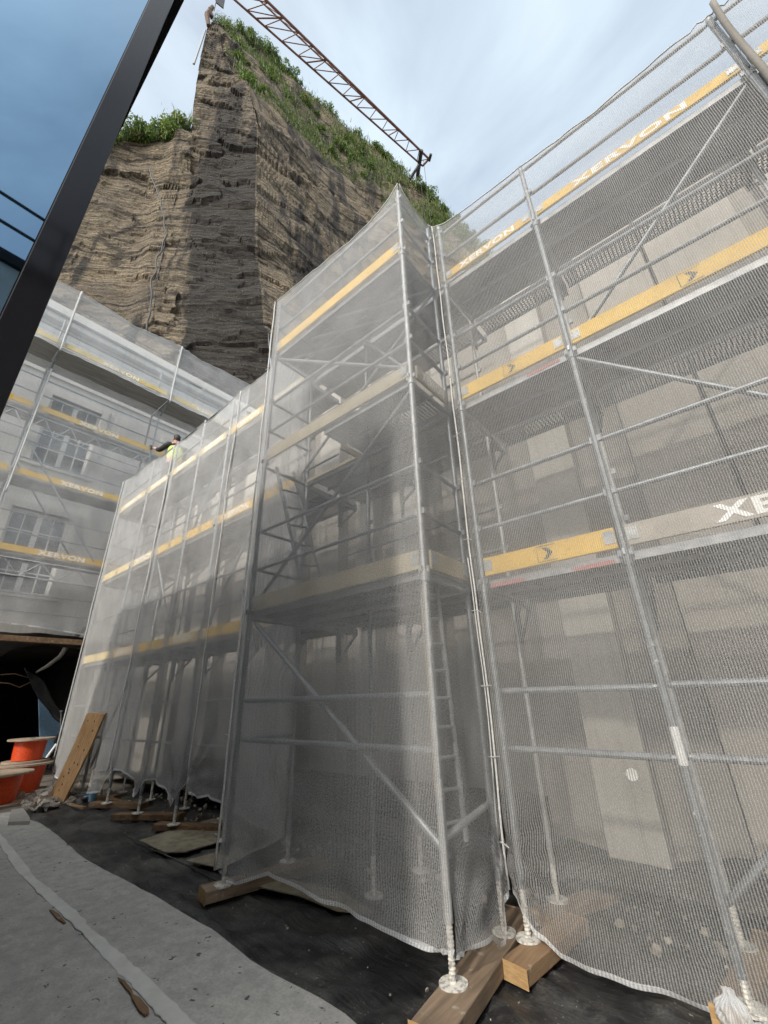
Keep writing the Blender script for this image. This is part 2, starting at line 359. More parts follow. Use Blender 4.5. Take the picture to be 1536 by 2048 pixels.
# ------------------------------------------------------------------ ground
def sheet(name, pts, z, mat, parent=None, sub=.12, amp=0., seed=0, kind=None, ridge=0.):
    """a ground sheet: polygon outline filled as a fine grid strip between two edges (lower edge list, upper edge list)"""
    lo, hi = pts
    n = len(lo); mb = MB(); rows = max(2, int(max((Vector(h)-Vector(l)).length for l, h in zip(lo, hi))/sub))
    for i in range(n):
        for j in range(rows+1):
            p = Vector((*lo[i], 0)).lerp(Vector((*hi[i], 0)), j/rows)
            q = noise.noise((p.x*1.7+seed, p.y*1.7, seed))*amp + noise.noise((p.x*5+seed, p.y*9, seed))*amp*.5
            if ridge: q += ridge*(max(0, 1-abs(noise.noise((p.x*.9+p.y*.5+seed, p.y*2.2, 3)))*5)**2 + .6*max(0, 1-abs(noise.noise((p.x*2.4-p.y*1.1, p.y*1.6+p.x*.8, seed)))*6)**2)
            mb.v.append(Vector((p.x, p.y, z+amp+q)))
    for i in range(n-1):
        for j in range(rows):
            a = i*(rows+1)+j; mb.f.append((a, a+rows+1, a+rows+2, a+1)); mb.m.append(0)
    o = mb.build(name, mat, parent, True)
    if kind: o['kind'] = kind
    return o
g = MB().add([(-300, -300, -.12), (300, -300, -.12), (300, 300, -.12), (-300, 300, -.12)], [(0, 1, 2, 3)]).build('ground', M['earth']); g['kind'] = 'structure'
sheet('soil', ([(-30+i*.29, -12) for i in range(71)], [(-30+i*.29, 14) for i in range(71)]), -.012, M['earth'], amp=.008, seed=33, kind='structure', sub=.3)
def resamp(pts, step):
    out_ = [Vector(pts[0])]
    for a, b in zip(pts, pts[1:]):
        a, b = Vector(a), Vector(b); k = max(1, int((b-a).length/step))
        out_ += [a.lerp(b, (i+1)/k) for i in range(k)]
    return out_
edge = [px(x, y, 'Z', 0).xy for x, y in ((50, 1640), (78, 1652), (100, 1664), (130, 1690), (150, 1712), (200, 1742), (310, 1800), (420, 1868), (500, 1930), (600, 1990), (690, 2045))]
edge = [Vector((-9.8, 2.36))] + edge + [Vector((-1.2, 2.0)), Vector((1, 1.85)), Vector((6, 1.6))]
edge = [p + Vector((0, noise.noise((p.x*1.6, 3, 1))*.022)) for p in resamp(edge, .08)]
sheet('membrane', ([(p.x, p.y-.03) for p in edge], [(p.x, 5.2) for p in edge]), -.055, M['membrane'], amp=.026, ridge=.045, seed=3, kind='structure', sub=.04)
fl = sheet('pavement', ([(p.x*1.0, -9) for p in edge], [(p.x, p.y) for p in edge]), .022, M['fleece'], amp=.006, seed=9, kind='structure', sub=.12)
def z1(x, y): return (x/3.339, 1500+y/3.339)
sr = [px(*z1(*p), 'Z', .03).xy for p in ((-160, 380), (0, 560), (60, 630), (150, 740), (240, 860), (340, 940), (440, 1020), (540, 1110), (600, 1190), (680, 1250), (800, 1350), (900, 1440), (1000, 1530), (1150, 1680), (1300, 1830), (1480, 2010))]
slf = [px(*z1(*p), 'Z', .03).xy for p in ((-240, 420), (0, 640), (50, 720), (100, 800), (200, 900), (300, 1000), (410, 1100), (520, 1200), (630, 1320), (740, 1440), (840, 1540), (940, 1640), (1020, 1735), (1100, 1830), (1240, 2010))]
def smooth_line(P, k=8):
    out_ = []; n = len(P)
    for i in range(n-1):
        a, b, c, d = P[max(i-1, 0)], P[i], P[i+1], P[min(i+2, n-1)]
        for j in range(k):
            t = j/k; out_.append(.5*((2*b)+(c-a)*t+(2*a-5*b+4*c-d)*t*t+(3*b-a-3*c+d)*t*t*t))
    return out_+[P[-1]]
def at_frac(P, t):
    f_ = t*(len(P)-1); i = min(int(f_), len(P)-2); return P[i].lerp(P[i+1], f_-i)
ls, hs = [], []
for i in range(120):
    a = at_frac(slf, i/119); b = at_frac(sr, i/119); k = noise.noise((i*.35, 0, 5))*.018
    ls.append((a.x, a.y-k)); hs.append((b.x, b.y+k))
seam = sheet('fleece_overlap_strip', (ls, hs), .031, M['fleece_pale'], amp=.004, seed=5, sub=.05)
sol = seam.modifiers.new('thickness', 'SOLIDIFY'); sol.thickness = .006; sol.offset = -1
tag(seam, 'pale dusty fleece strip running along the grey fleece floor as an overlapped seam', 'fleece strip')
def blob(name, pix, z, th, mat, label, cat, conv=z1):
    P = [px(*conv(*p), 'Z', z) for p in pix]; mb = MB(); n = len(P)
    mb.add([p for p in P]+[p+Vector((0, 0, th)) for p in P], [tuple(range(n, 2*n))]+[(i, (i+1) % n, n+(i+1) % n, n+i) for i in range(n)])
    o = mb.build(name, mat); return tag(o, label, cat)
blob('dried_leaf', [(330, 1072), (350, 1072), (395, 1105), (440, 1160), (425, 1160), (375, 1125)], .034, .006, M['wood_x'], 'short thin brown strip lying on the grey fleece, the one farther from the camera', 'brown strip')
blob('dried_leaf', [(785, 1525), (830, 1545), (880, 1610), (890, 1640), (930, 1660), (990, 1730), (995, 1760), (965, 1775), (930, 1745), (880, 1665), (875, 1635), (835, 1590)], .036, .006, M['wood_x'], 'long brown strip widening at one end on the grey fleece seam, nearest the camera', 'brown strip')
blob('concrete_slab', [(50, 505), (70, 420), (150, 410), (190, 470), (195, 500)], .03, .045, M['conc_lite'], 'small pale concrete slab at the far end of the grey fleece beside the reels', 'slab')
blob('sand', [(930, 610), (1000, 590), (1130, 545), (1420, 465), (1560, 480), (1600, 580), (1240, 685), (1100, 690)], .024, .012, M['sand'], None, None)['kind'] = 'structure'
blob('sand', [(1240, 745), (1400, 700), (1600, 650), (1640, 720), (1460, 790)], .024, .010, M['sand'], None, None)['kind'] = 'structure'
blob('sand', [(1640, 900), (1900, 860), (2300, 960), (2500, 1100), (2250, 1080), (2000, 980)], .024, .010, M['sand'], None, None)['kind'] = 'structure'
# a fold line of the membrane
for nm, pts in (('long thin cord lying on the black membrane in front of the sand patch', ((830, 550), (900, 620), (1000, 660), (1100, 700), (1250, 770), (1400, 850), (1500, 900))),):
    q = resamp([px(*z1(*p), 'Z', .045) for p in pts], .08)
    q = [p+Vector((0, noise.noise(p*3)*.02, 0)) for p in q]
    tag(MB().path(q, .007, 5).build('cord', M['membrane'], None, True), nm, 'cord')
    
# timber sleepers under the feet
def sleeper(p0, p1, wd, h, z, mat, label):
    p0, p1 = Vector((*p0, z+h/2)), Vector((*p1, z+h/2)); d = p1-p0; rot = Matrix.Rotation(math.atan2(d.y, d.x), 3, 'Z')
    mb = MB(); L = d.length; n = 10
    # a sawn plank with slightly uneven faces
    for i in range(n+1):
        s = -L/2+L*i/n
        for (yy, zz) in ((-1, -1), (1, -1), (1, 1), (-1, 1)):
            j = noise.noise((s*3+p0.x, yy, zz))*.004
            mb.v.append((p0+p1)/2 + rot @ Vector((s+(noise.noise((yy*3, zz*3, p0.x))*.012 if i in (0, n) else 0), yy*(wd/2+j), zz*(h/2)+j)))
    for i in range(n):
        for k in range(4): mb.f.append((i*4+k, (i+1)*4+k, (i+1)*4+(k+1) % 4, i*4+(k+1) % 4)); mb.m.append(0)
    mb.f += [(3, 2, 1, 0), tuple(n*4+k for k in range(4))]; mb.m += [1, 1]
    o = mb.build('timber_plank', [mat, M['wood_end'] if wd > .1 and mat is not M['wood_x'] else mat], None, False, .006)
    return tag(o, label, 'timber plank')
sleeper((-1.67, 2.22), (-1.84, 3.62), .21, .085, .0, M['wood'], 'thick brown timber plank under the corner foot of the scaffold tower, nearest the camera')
sleeper((-1.585, 2.95), (-1.50, 3.75), .17, .08, .0, M['wood_orange'], 'split orange timber plank under the paired feet beside the tower')
sleeper((-4.12, 2.43), (-3.85, 3.55), .20, .085, .0, M['wood'], 'brown timber plank poking out under the far front corner of the tower')
sleeper((-.60, 3.20), (-.45, 4.2), .15, .08, .0, M['wood_orange'], 'orange timber plank at the bottom edge under the second post of the main scaffold')
sleeper((-1.72, 3.68), (-1.40, 4.5), .18, .07, .0, M['wood'], 'timber plank under the inner foot seen through the net beside the tower')
for i, (xx, lb) in enumerate(((-9.86, 'dark timber plank under the scaffold foot near the leaning board'), (-8.75, 'dark timber plank under the foot with the arched net beside it'), (-7.5, 'dark timber plank under the pointed net corner in the middle of the long scaffold'), (-6.38, 'dark timber plank under the foot by the knotted net seam'))):
    sleeper((xx-.35, 3.1+.1*(i % 2)), (xx+.55, 3.65), .17, .07, .01, M['wood_x'], lb)

# ------------------------------------------------------------------ scaffolds
LV = (2.40, 4.27, 6.07); YT, YM, YI, YW = 2.58, 3.26, 3.94, 4.75
TEXT = {}
def text_mesh(body):
    if body not in TEXT:
        cu = bpy.data.curves.new('t', 'FONT'); cu.body = body; cu.size = 1; cu.offset = .036; cu.space_character = 1.12
        o = bpy.data.objects.new('t', cu); COL.objects.link(o); dg = bpy.context.evaluated_depsgraph_get(); dg.update()
        me = bpy.data.meshes.new_from_object(o.evaluated_get(dg)); vs = [v.co.copy() for v in me.vertices]; fs = [tuple(p.vertices) for p in me.polygons]
        x0 = min(v.x for v in vs); x1 = max(v.x for v in vs); y0 = min(v.y for v in vs); y1 = max(v.y for v in vs)
        TEXT[body] = ([((v.x-x0)/(x1-x0), (v.y-y0)/(y1-y0)) for v in vs], fs)
        bpy.data.objects.remove(o); bpy.data.curves.remove(cu); bpy.data.meshes.remove(me)
    return TEXT[body]
BH = .155
def toe(par, p0, p1, z, kind, n, hand=1, BH=BH):
    """toe board from p0 to p1 (reading direction), standing on level z, outward normal n"""
    p0, p1, n = Vector((*p0, z)), Vector((*p1, z)), Vector((*n, 0))
    d = (p1-p0); L = d.length; d.normalize(); th = .028
    rot = Matrix((d, -n, Vector((0, 0, 1)))).transposed()
    mat = {'Y': 'yellow', 'y': 'yellow', 'L': 'yellow', 'P': 'yellow_pale', 'p': 'yellow_pale', 'W': 'board_wood', 'O': 'board_orange', 'S': 'board_wood'}[kind]
    o = MB().box((p0+p1)/2+Vector((0, 0, BH/2)), (L-.07, th, BH), rot).build('toe_board', M[mat], par, False, .003)
    for s in (p0+d*.075, p1-d*.075):
        clips = MB()
        clips.box(s+n*(th/2+.002)+Vector((0, 0, BH*.55)), (.075, .006, BH*.62), rot)
        for a, b in ((-.02, .03), (.02, .03), (-.02, -.025), (.02, -.025)):
            clips.box(s+n*(th/2+.006)+d*a+Vector((0, 0, BH*.55+b)), (.012, .005, .012), rot)
        clips.build('board_clip', M['steel_pale'], o)
    def put(vs, fs, nm, m):
        MB().add([p0+d*a+Vector((0, 0, b))+n*(th/2+.003) for a, b in vs], fs).build(nm, m, o)
    if kind in 'LPOS':
        vs, fs = text_mesh('XERVON'); wd = min(L*.62, .98); st = (L-wd)*(.68 if kind == 'O' else .5)
        put([(st+a*wd, BH*.12+b*BH*.76) for a, b in vs], fs, 'lettering', M['letter'])
    if kind in 'Yp':
        c = L*.52; h = BH*.30; zc = BH*.5; s = hand
        vs = [(c-s*.03, zc+h), (c+s*.005, zc+h), (c+s*.05, zc), (c+s*.005, zc-h), (c-s*.03, zc-h), (c+s*.012, zc)]
        put(vs, [(0, 1, 2, 5), (5, 2, 3, 4)] if s < 0 else [(5, 2, 1, 0), (4, 3, 2, 5)], 'arrow_mark', M['mark'])
        fr = []; q = .004; a0, a1, b0, b1 = c-.075, c+.075, zc-h-.018, zc+h+.018
        vs = []; fs = []
        for x0, y0, x1, y1 in ((a0, b0, a1, b0+q), (a0, b1-q, a1, b1), (a0, b0+q, a0+q, b1-q)):
            k = len(vs); vs += [(x0, y0), (x1, y0), (x1, y1), (x0, y1)]; fs.append((k, k+1, k+2, k+3))
        put(vs, fs, 'arrow_outline', M['mark'])
    return o
def standard(par, x, y, z0, z1, r=.0245, jack=True, lv=LV, mat=None, footz=None):
    mat = mat or M['steel']
    mb = MB().tube((x, y, z0), (x, y, z1), r, 14)
    for L in lv:
        if z0 < L < z1:
            mb.tube((x, y, L-.10), (x, y, L-.03), r+.007, 14); mb.box((x, y, L-.01), (.10, .016, .045)); mb.box((x, y, L-.01), (.016, .10, .045))
            for h in (.47, .93):
                if L+h < z1: mb.box((x+.025, y, L+h), (.05, .03, .05)); mb.box((x-.02, y, L+h), (.035, .022, .06))
    o = mb.build('standard', mat, par)
    if jack:
        fz = .08 if footz is None else footz
        jb = MB(); prof = []; z = fz+.012; i = 0
        while z < z0+.06: prof.append((.0165 if i % 2 else .0205, z)); z += .0095; i += 1
        jb.lathe((x, y, 0), prof, 12); j = jb.build('base_jack', M['splash'], par)
        n = 20; pr = [(.078+.008*noise.noise((x*9+cos(2*pi*k/n), sin(2*pi*k/n), y))) for k in range(n)]
        vs = [(x+pr[k]*cos(2*pi*k/n), y+pr[k]*sin(2*pi*k/n), zz) for zz in (fz+.001, fz+.013) for k in range(n)]
        MB().add(vs, [tuple(range(n))[::-1], tuple(range(n, 2*n))]+[(k, (k+1) % n, n+(k+1) % n, n+k) for k in range(n)]).build('base_plate', M['splash'], j)
    return o
def rail(par, p0, p1, name='guard_rail', r=.0185, mat=None):
    p0, p1 = Vector(p0), Vector(p1); d = (p1-p0).normalized()
    mb = MB().tube(p0+d*.05, p1-d*.05, r, 10)
    for p, s in ((p0, 1), (p1, -1)): mb.tube(p+d*s*.0, p+d*s*.055, r*.5, 8, r)
    return mb.build(name, mat or M['steel'], par)
def deck(par, lo, hi, z, perf=False, along='x'):
    (x0, y0), (x1, y1) = lo, hi
    if perf:
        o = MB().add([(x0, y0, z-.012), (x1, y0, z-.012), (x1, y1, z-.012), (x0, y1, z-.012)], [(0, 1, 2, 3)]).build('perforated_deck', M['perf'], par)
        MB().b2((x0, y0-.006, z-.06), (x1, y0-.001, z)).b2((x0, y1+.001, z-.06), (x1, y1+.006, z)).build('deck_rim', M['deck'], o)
        return o
    mb = MB().b2((x0+.012, y0+.012, z-.035), (x1-.012, y1-.012, z-.003))
    if along == 'x':
        k = int((x1-x0)/.45)
        for i in range(1, k+1): xx = x0+(x1-x0)*i/(k+1); mb.b2((xx-.02, y0+.015, z-.055), (xx+.02, y1-.015, z-.036))
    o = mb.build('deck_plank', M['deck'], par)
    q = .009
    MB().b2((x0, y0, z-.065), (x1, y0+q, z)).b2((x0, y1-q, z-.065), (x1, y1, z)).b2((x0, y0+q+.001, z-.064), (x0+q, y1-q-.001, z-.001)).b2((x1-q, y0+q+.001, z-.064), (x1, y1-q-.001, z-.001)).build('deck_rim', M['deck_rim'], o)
    return o
def bracket(par, x, y0, y1, z, s=1):
    mb = MB().tube((x, y0, z-.09), (x, y1, z-.09), .022, 10).tube((x, y1-.03, z-.11), (x, y0+.02, z-.46), .019, 10)
    mb.box((x, y0+.03, z-.30), (.016, .09, .34)).box((x, y0+.05, z-.10), (.03, .12, .10)).box((x, y1-.02, z-.06), (.05, .04, .10))
    return mb.build('bracket', M['steel_dark'], par)
def transom(par, p0, p1): return rail(par, p0, p1, 'transom', .02)

# --- long left scaffold
LX = [-11.6, -9.9, -8.7, -7.5, -6.4, -5.2, -4.12]
left = thing('scaffold', 'long netted facade scaffold running from the stone house to the projecting tower', 'scaffold', (-8, 3.6, 0), 'scaffolds round the courtyard')
for i, x in enumerate(LX):
    if i < 6: standard(left, x, YM, .30, 6.98 if i else 7.05, footz=.085)
    if i < 6: standard(left, x+.03, YI, .30, 6.5, footz=.03, mat=M['steel_pale'] if i % 2 else M['steel'])
    for L in LV: transom(left, (x, YM, L-.09), (x, YI, L-.09)); bracket(left, x, YI, YI+.36, L)
kinds = {0: 'pLYYLY', 1: 'pPYYLY', 2: 'PPPPLP'}
kinds[0] = 'pLYLYY'
for li, L in enumerate(LV):
    for i in range(6):
        a, b = LX[i], LX[i+1]
        toe(left, (a, YM-.005), (b, YM-.005), L, kinds[li][i], (0, -1), -1)
        deck(left, (a+.01, YM+.03), (b-.01, YM+.325), L); deck(left, (a+.01, YM+.335), (b-.01, YI-.03), L)
        deck(left, (a+.01, YI+.05), (b-.01, YI+.33), L, True)
        rail(left, (a, YM+.035, L+.47), (b, YM+.035, L+.47)); rail(left, (a, YM+.035, L+.93), (b, YM+.035, L+.93))
        if li: rail(left, (a, YI-.03, L+.75), (b, YI-.03, L+.75))
for i in range(6):
    for zz in (1.0, 1.55): rail(left, (LX[i], YM+.03, zz), (LX[i+1], YM+.03, zz))
for i, (za, zb) in ((1, (.5, 2.3)), (3, (4.3, 6.0)), (4, (2.5, 4.2)), (2, (4.2, 2.5))): rail(left, (LX[i], YM+.05, za), (LX[i+1], YM+.05, zb), 'diagonal_brace', .02)
for L in LV:
    for h in (.47, .93): rail(left, (-11.6, YM, L+h), (-11.6, YI, L+h))
# --- tower
TXL, TXR = -4.05, -1.755
tower = thing('scaffold', 'projecting scaffold tower wrapped in white net with ladders inside', 'scaffold', (-2.9, 2.9, 0), 'scaffolds round the courtyard')
standard(tower, TXR, YT, .34, 7.13, .026, mat=M['steel_pale']); standard(tower, TXL, YT, .30, 7.08, .024, mat=M['steel_dark'])
standard(tower, TXR-.02, YM-.02, .36, 7.22, .024); standard(tower, TXL, YM-.0, .30, 7.0, .024)
standard(tower, -2.95, YM+.02, .30, 6.9, .022, mat=M['steel_dark'], footz=.03)
for li, L in enumerate(LV):
    toe(tower, (TXL, YT-.0), (TXR, YT-.0), L, 'WWy'[li], (0, -1), 1)
    toe(tower, (TXR+.02, YT+.02), (TXR+.02, YM-.04), L, 'WSy'[li], (1, 0), 1) if li < 2 else None
    for yy0, yy1 in ((YT+.03, YT+.33), (YT+.34, YM-.03)):
        deck(tower, ((TXL if li != 1 else -3.02)+.03, yy0), (TXR-.03, yy1), L, li == 1 and yy0 > YT+.2)
    for h in (.47, .93):
        rail(tower, (TXL, YT+.035, L+h), (TXR, YT+.035, L+h)); rail(tower, (TXL, YT, L+h), (TXL, YM, L+h))
        rail(tower, (TXR, YT, L+h), (TXR-.02, YM, L+h))
    for xx in (TXL, TXR): transom(tower, (xx, YT, L-.08), (xx, YM, L-.08))
rail(tower, (TXL, YM, LV[1]-.1), (TXR, YM, LV[1]-.1), 'ledger', .024, M['steel_dark'])
MB().b2((-3.05, YT+.33, LV[1]-.09), (-3.025, YM, LV[1]-.01)).b2((TXL+.05, YM-.05, LV[1]-.07), (-3.07, YM-.03, LV[1]-.03)).build('hatch_frame', M['board_wood'], tower)
for zz in (1.18, 1.52): rail(tower, (TXL, YT+.035, zz), (TXR, YT+.035, zz), 'guard_rail', .023); rail(tower, (TXL, YT, zz), (TXL, YM, zz)); 
rail(tower, (TXR, YT, .72), (TXR-.02, YM, .80), 'guard_rail', .022, M['steel_pale'])
rail(tower, (TXL, YT+.06, 2.30), (TXR, YT+.06, .62), 'diagonal_brace', .024)
rail(tower, (TXR, YT+.06, 4.20), (TXL, YT+.06, 2.5), 'diagonal_brace', .02)
rail(tower, (TXL, YT+.06, 6.0), (TXR, YT+.06, 4.40), 'diagonal_brace', .02)
rail(tower, (TXL, YM-.06, 4.4), (TXR, YM-.06, 6.0), 'diagonal_brace', .02); rail(tower, (TXR, YM-.06, 4.4), (-2.9, YM-.06, 6.0), 'diagonal_brace', .02)
for L in LV[2:]:
    rail(tower, (TXL, YT+.1, L-.09), (-2.9, YM-.1, L-.09), 'plan_brace', .018); rail(tower, (-2.9, YT+.1, L-.09), (TXR, YM-.1, L-.09), 'plan_brace', .018); rail(tower, (-3.4, YT+.1, L-.10), (-2.3, YM-.1, L-.10), 'plan_brace', .018)
bt = MB().box((TXR-.035, YT+.03, 1.62), (.035, .02, 1.35)); bt.build('batten', M['wood_z'], tower)
# ladders stand in the tower
def ladder(label, a0, a1, b0, b1, nr):
    t = thing('ladder', label, 'ladder', (a0+b0)/2, 'ladders in the scaffold tower')
    MB().tube(a0, a1, .019, 10).build('ladder_rail', M['steel_dark'] if nr < 8 else M['steel_pale'], t); MB().tube(b0, b1, .019, 10).build('ladder_rail', M['steel_dark'] if nr < 8 else M['steel_pale'], t)
    for k in range(nr):
        f = (k+.6)/nr; MB().tube(a0.lerp(a1, f), b0.lerp(b1, f), .013, 8).build('rung', M['steel_dark'] if nr < 8 else M['steel_pale'], t)
ladder('pale steel ladder standing on the ground behind the tower corner post', px(891, 1690, 'X', -1.93), px(842, 1170, 'X', -1.93), px(933, 1682, 'X', -1.9), px(873, 1170, 'X', -1.9), 9)
ladder('dark ladder leaning up to the open hatch in the middle deck of the tower', px(601, 1157, 'Y', 2.72), px(553, 935, 'Y', 2.72), px(640, 1157, 'Y', 3.08), px(587, 945, 'Y', 3.08), 6)
# --- right main scaffold
RX = [-1.62, -.51, 1.27, 3.1, 4.9]
main = thing('scaffold', 'netted main scaffold to the right of the tower with yellow boards marked by black arrows', 'scaffold', (0, 3.6, 0), 'scaffolds round the courtyard')
for i, x in enumerate(RX):
    standard(main, x, YM, .34 if i == 0 else .2, 7.0 if i else 7.15, .025, footz=.082, mat=M['steel'] )
    standard(main, x-.06, YI, .30, 6.6, .022, footz=.072, mat=M['steel_pale'])
    for L in LV: transom(main, (x, YM, L-.09), (x, YI, L-.09)); bracket(main, x-.04, YI, YI+.38, L)
mk = {0: 'YOYY', 1: 'YYYY', 2: 'LLLL'}
for li, L in enumerate(LV):
    for i in range(4):
        a, b = RX[i], RX[i+1]
        toe(main, (a, YM-.005), (b, YM-.005), L+.03, mk[li][i], (0, -1), 1, .155 if li < 2 else .115)
        deck(main, (a+.01, YM+.03), (b-.01, YM+.325), L); deck(main, (a+.01, YM+.335), (b-.01, YI-.03), L)
        deck(main, (a+.01, YI+.05), (b-.01, YI+.33), L, True)
        for h in (.47, .93): rail(main, (a, YM+.035, L+h), (b, YM+.035, L+h), 'guard_rail', .02)
    # back bay behind the tower
    deck(main, (TXL+.05, YM+.05), (RX[0]-.05, YM+.33), L, li == 1); deck(main, (TXL+.05, YM+.345), (RX[0]-.05, YI-.03), L, li == 1); deck(main, (TXL+.05, YI+.05), (RX[0]-.05, YI+.33), L, True)
    for h in (.47, .93): rail(main, (TXL, YI+.0, L+h), (RX[0], YI, L+h))
for xx in (-2.95,): 
    standard(main, xx, YI, .3, 6.6, .022, footz=.03, mat=M['steel_dark']); [bracket(main, xx-.02, YI, YI+.38, L) for L in LV]
for zz in (1.14, 1.53):
    for i in range(4): rail(main, (RX[i], YM+.035, zz), (RX[i+1], YM+.035, zz-.01), 'guard_rail', .022)
rail(main, (RX[1], YM+.06, LV[1]+.05), (RX[2], YM+.06, LV[2]-.05), 'diagonal_brace', .021); rail(main, (RX[1], YM+.06, LV[1]-.05), (RX[2], YM+.06, LV[0]+.1), 'diagonal_brace', .021)
rail(main, (RX[1], YM+.06, .45), (RX[2], YM+.06, 2.2), 'diagonal_brace', .021)
MB().b2((RX[0]+.08, YM-.012, LV[0]-.075), (RX[0]+.36, YM-.004, LV[0]-.045)).b2((RX[1]-.36, YM-.012, LV[0]-.075), (RX[1]-.08, YM-.004, LV[0]-.045)).b2((RX[1]-.4, YM-.012, LV[1]-.075), (RX[1]-.1, YM-.004, LV[1]-.045)).build('red_band', M['red'], main)
MB().tube((RX[1], YM, 1.10), (RX[1], YM, 1.30), .0262, 14).build('white_wrap', M['white'], main)

# --- concrete building behind the scaffolds
cb = thing('concrete_building', 'grey concrete building under construction behind the netted scaffolds', 'building', (-3, 6, 0))
MB().b2((-11.9, 5.02, -.1), (6.5, 9, 7.55)).build('wall', M['conc'], cb)
rr = random.Random(3); x = -11.6; ws = []
fixed = [(-1.5, -1.02), (-.44, .30), (.34, 1.2), (1.45, 2.3), (2.7, 3.9), (4.3, 5.6)]
xs = [(-11.7, -11.2), (-10.7, -10.25), (-9.95, -9.5), (-9.1, -8.7), (-8.2, -7.75), (-7.3, -6.9), (-6.5, -6.0), (-5.55, -5.0), (-4.6, -4.2), (-3.75, -3.3), (-2.85, -2.45)] + fixed
for k, (a, b) in enumerate(xs):
    MB().b2((a, YW+(.10*(k > 11) if k > 10 else .02*(k % 3)), .0), (b, 5.03, 7.5)).build('pilaster', M['conc_lite'] if k < 12 else M['conc_warm'], cb, False, .008)
for k, (a, b, z0, z1_) in enumerate(((-3.25, -2.9, 2.55, 3.4), (-9.4, -9.15, .5, 1.3), (-7.7, -7.35, .5, 1.5))):
    MB().b2((a, 4.93, z0), (b, 5.03, z1_)).build('wall_panel', M['conc_warm'], cb, False, .006)
tag(MB().b2((-9.6, 4.55, 0), (-1.9, 4.60, .62)).build('added_dark_strip', M['tarp']), 'black strip added along the foot of the concrete wall to keep it dark', 'membrane')  # black strip added to stand in for the darkness behind the net gaps
MB().b2((-11.9, 4.70, 7.5), (6.5, 9.05, 7.7)).build('roof_edge', M['conc'], cb)
mb = MB().tube((-1.16, YW-.012, .82), (-1.16, YW+.01, .82), .05, 18); mb.build('anchor_plug', M['letter'], cb)
sheet('soil', ([(-12+i*.3, 4.15) for i in range(62)], [(-12+i*.3, 5.1) for i in range(62)]), .10, M['membrane'], amp=.09, seed=21, kind='structure', sub=.08)

# ------------------------------------------------------------------ debris nets
def interp(P, s):
    if s <= P[0][0]: return P[0][1]
    for (a, b), (c, d) in zip(P, P[1:]):
        if s <= c: return b+(d-b)*(s-a)/(c-a)
    return P[-1][1]
def net(name, label, o, d, n, s0, s1, top, bot, pins=(), ties=(), mat=None, bulge=.03, du=.05, dv=.06, seed=0, group='white debris nets on the scaffolds', shift=None, hem=True):
    """net in the plane through o along d (unit) with outward normal n; top/bot are (s, z) outlines; pins are posts it hugs; ties are gathered points (s, z, strength)"""
    o, d, n = Vector(o), Vector(d).normalized(), Vector(n).normalized()
    nu = max(4, int((s1-s0)/du)); H = max(interp(top, s0+(s1-s0)*i/8)-interp(bot, s0+(s1-s0)*i/8) for i in range(9)); nv = max(4, int(H/dv))
    mb = MB(); mb.uv = []; pins = sorted(pins)
    def pt(s, z, zt, zb):
        off = 0
        k = 1.
        for p0, p1 in zip([s0]+list(pins), list(pins)+[s1]):
            if p0 <= s <= p1 and p1 > p0: k = sin(pi*(s-p0)/(p1-p0))
        w_ = noise.noise((s*1.1+seed, z*.55, seed*1.3))*1.3 + noise.noise((s*3.1+seed+z*1.3, z*1.2-s*.8, seed))*.6 + (1-abs(noise.noise((s*1.6+z*.9+seed, z*.8-s*.5, 4)))*5)*.22
        off += bulge*(.25+.75*k)*w_
        lowk = max(0., 1-(z-zb)/.6)
        off += lowk*lowk*.075*noise.noise((s*4.2+seed, z*1.4, 7))
        off += .006*noise.noise((s*9, z*2.5, seed+3))
        ss, zz = s, z
        for (ts, tz, st) in ties:
            dx, dz = s-ts, z-tz; rr_ = math.hypot(dx, dz)
            if rr_ < .9:
                a = math.atan2(dz, dx); e = math.exp(-rr_/.28)*st
                off += .030*sin(a*11+seed)*e*min(1, rr_/.06)
                q = .35*math.exp(-(rr_/.16)**2)*st; ss -= dx*q; zz -= dz*q*.4
        p = o+d*ss+n*off+Vector((0, 0, zz))
        if shift: p = p+shift(s, z)
        return p
    for i in range(nu+1):
        s = s0+(s1-s0)*i/nu; zt, zb = interp(top, s), interp(bot, s)
        for j in range(nv+1):
            z = zb+(zt-zb)*j/nv
            mb.v.append(pt(s, z, zt, zb)); mb.uv.append((s, z))
    for i in range(nu):
        for j in range(nv):
            a = i*(nv+1)+j; mb.f.append((a, a+nv+1, a+nv+2, a+1)); mb.m.append(0)
    ob = mb.build(name, mat or M['net'], None, True)
    tag(ob, label, 'debris net', group)
    if hem:
        hb = MB(); hb.uv = []
        for i in range(nu*2+1):
            s = s0+(s1-s0)*i/(nu*2); zt, zb = interp(top, s), interp(bot, s)
            for z in (zb-.004, zb+.022): hb.v.append(pt(s, z, zt, zb)+n*.004); hb.uv.append((s, z))
        for i in range(nu*2): hb.f.append((2*i, 2*i+2, 2*i+3, 2*i+1)); hb.m.append(0)
        hb.build('hem', M['hem'], ob, True)
        MB().path([pt(s0+(s1-s0)*i/nu, interp(top, s0+(s1-s0)*i/nu), 9, 0)+n*.004 for i in range(nu+1)], .007, 5).build('edge_cord', M['rope'], ob, True)
    return ob
off = .05
YTn, YMn = YT-off, YM-off
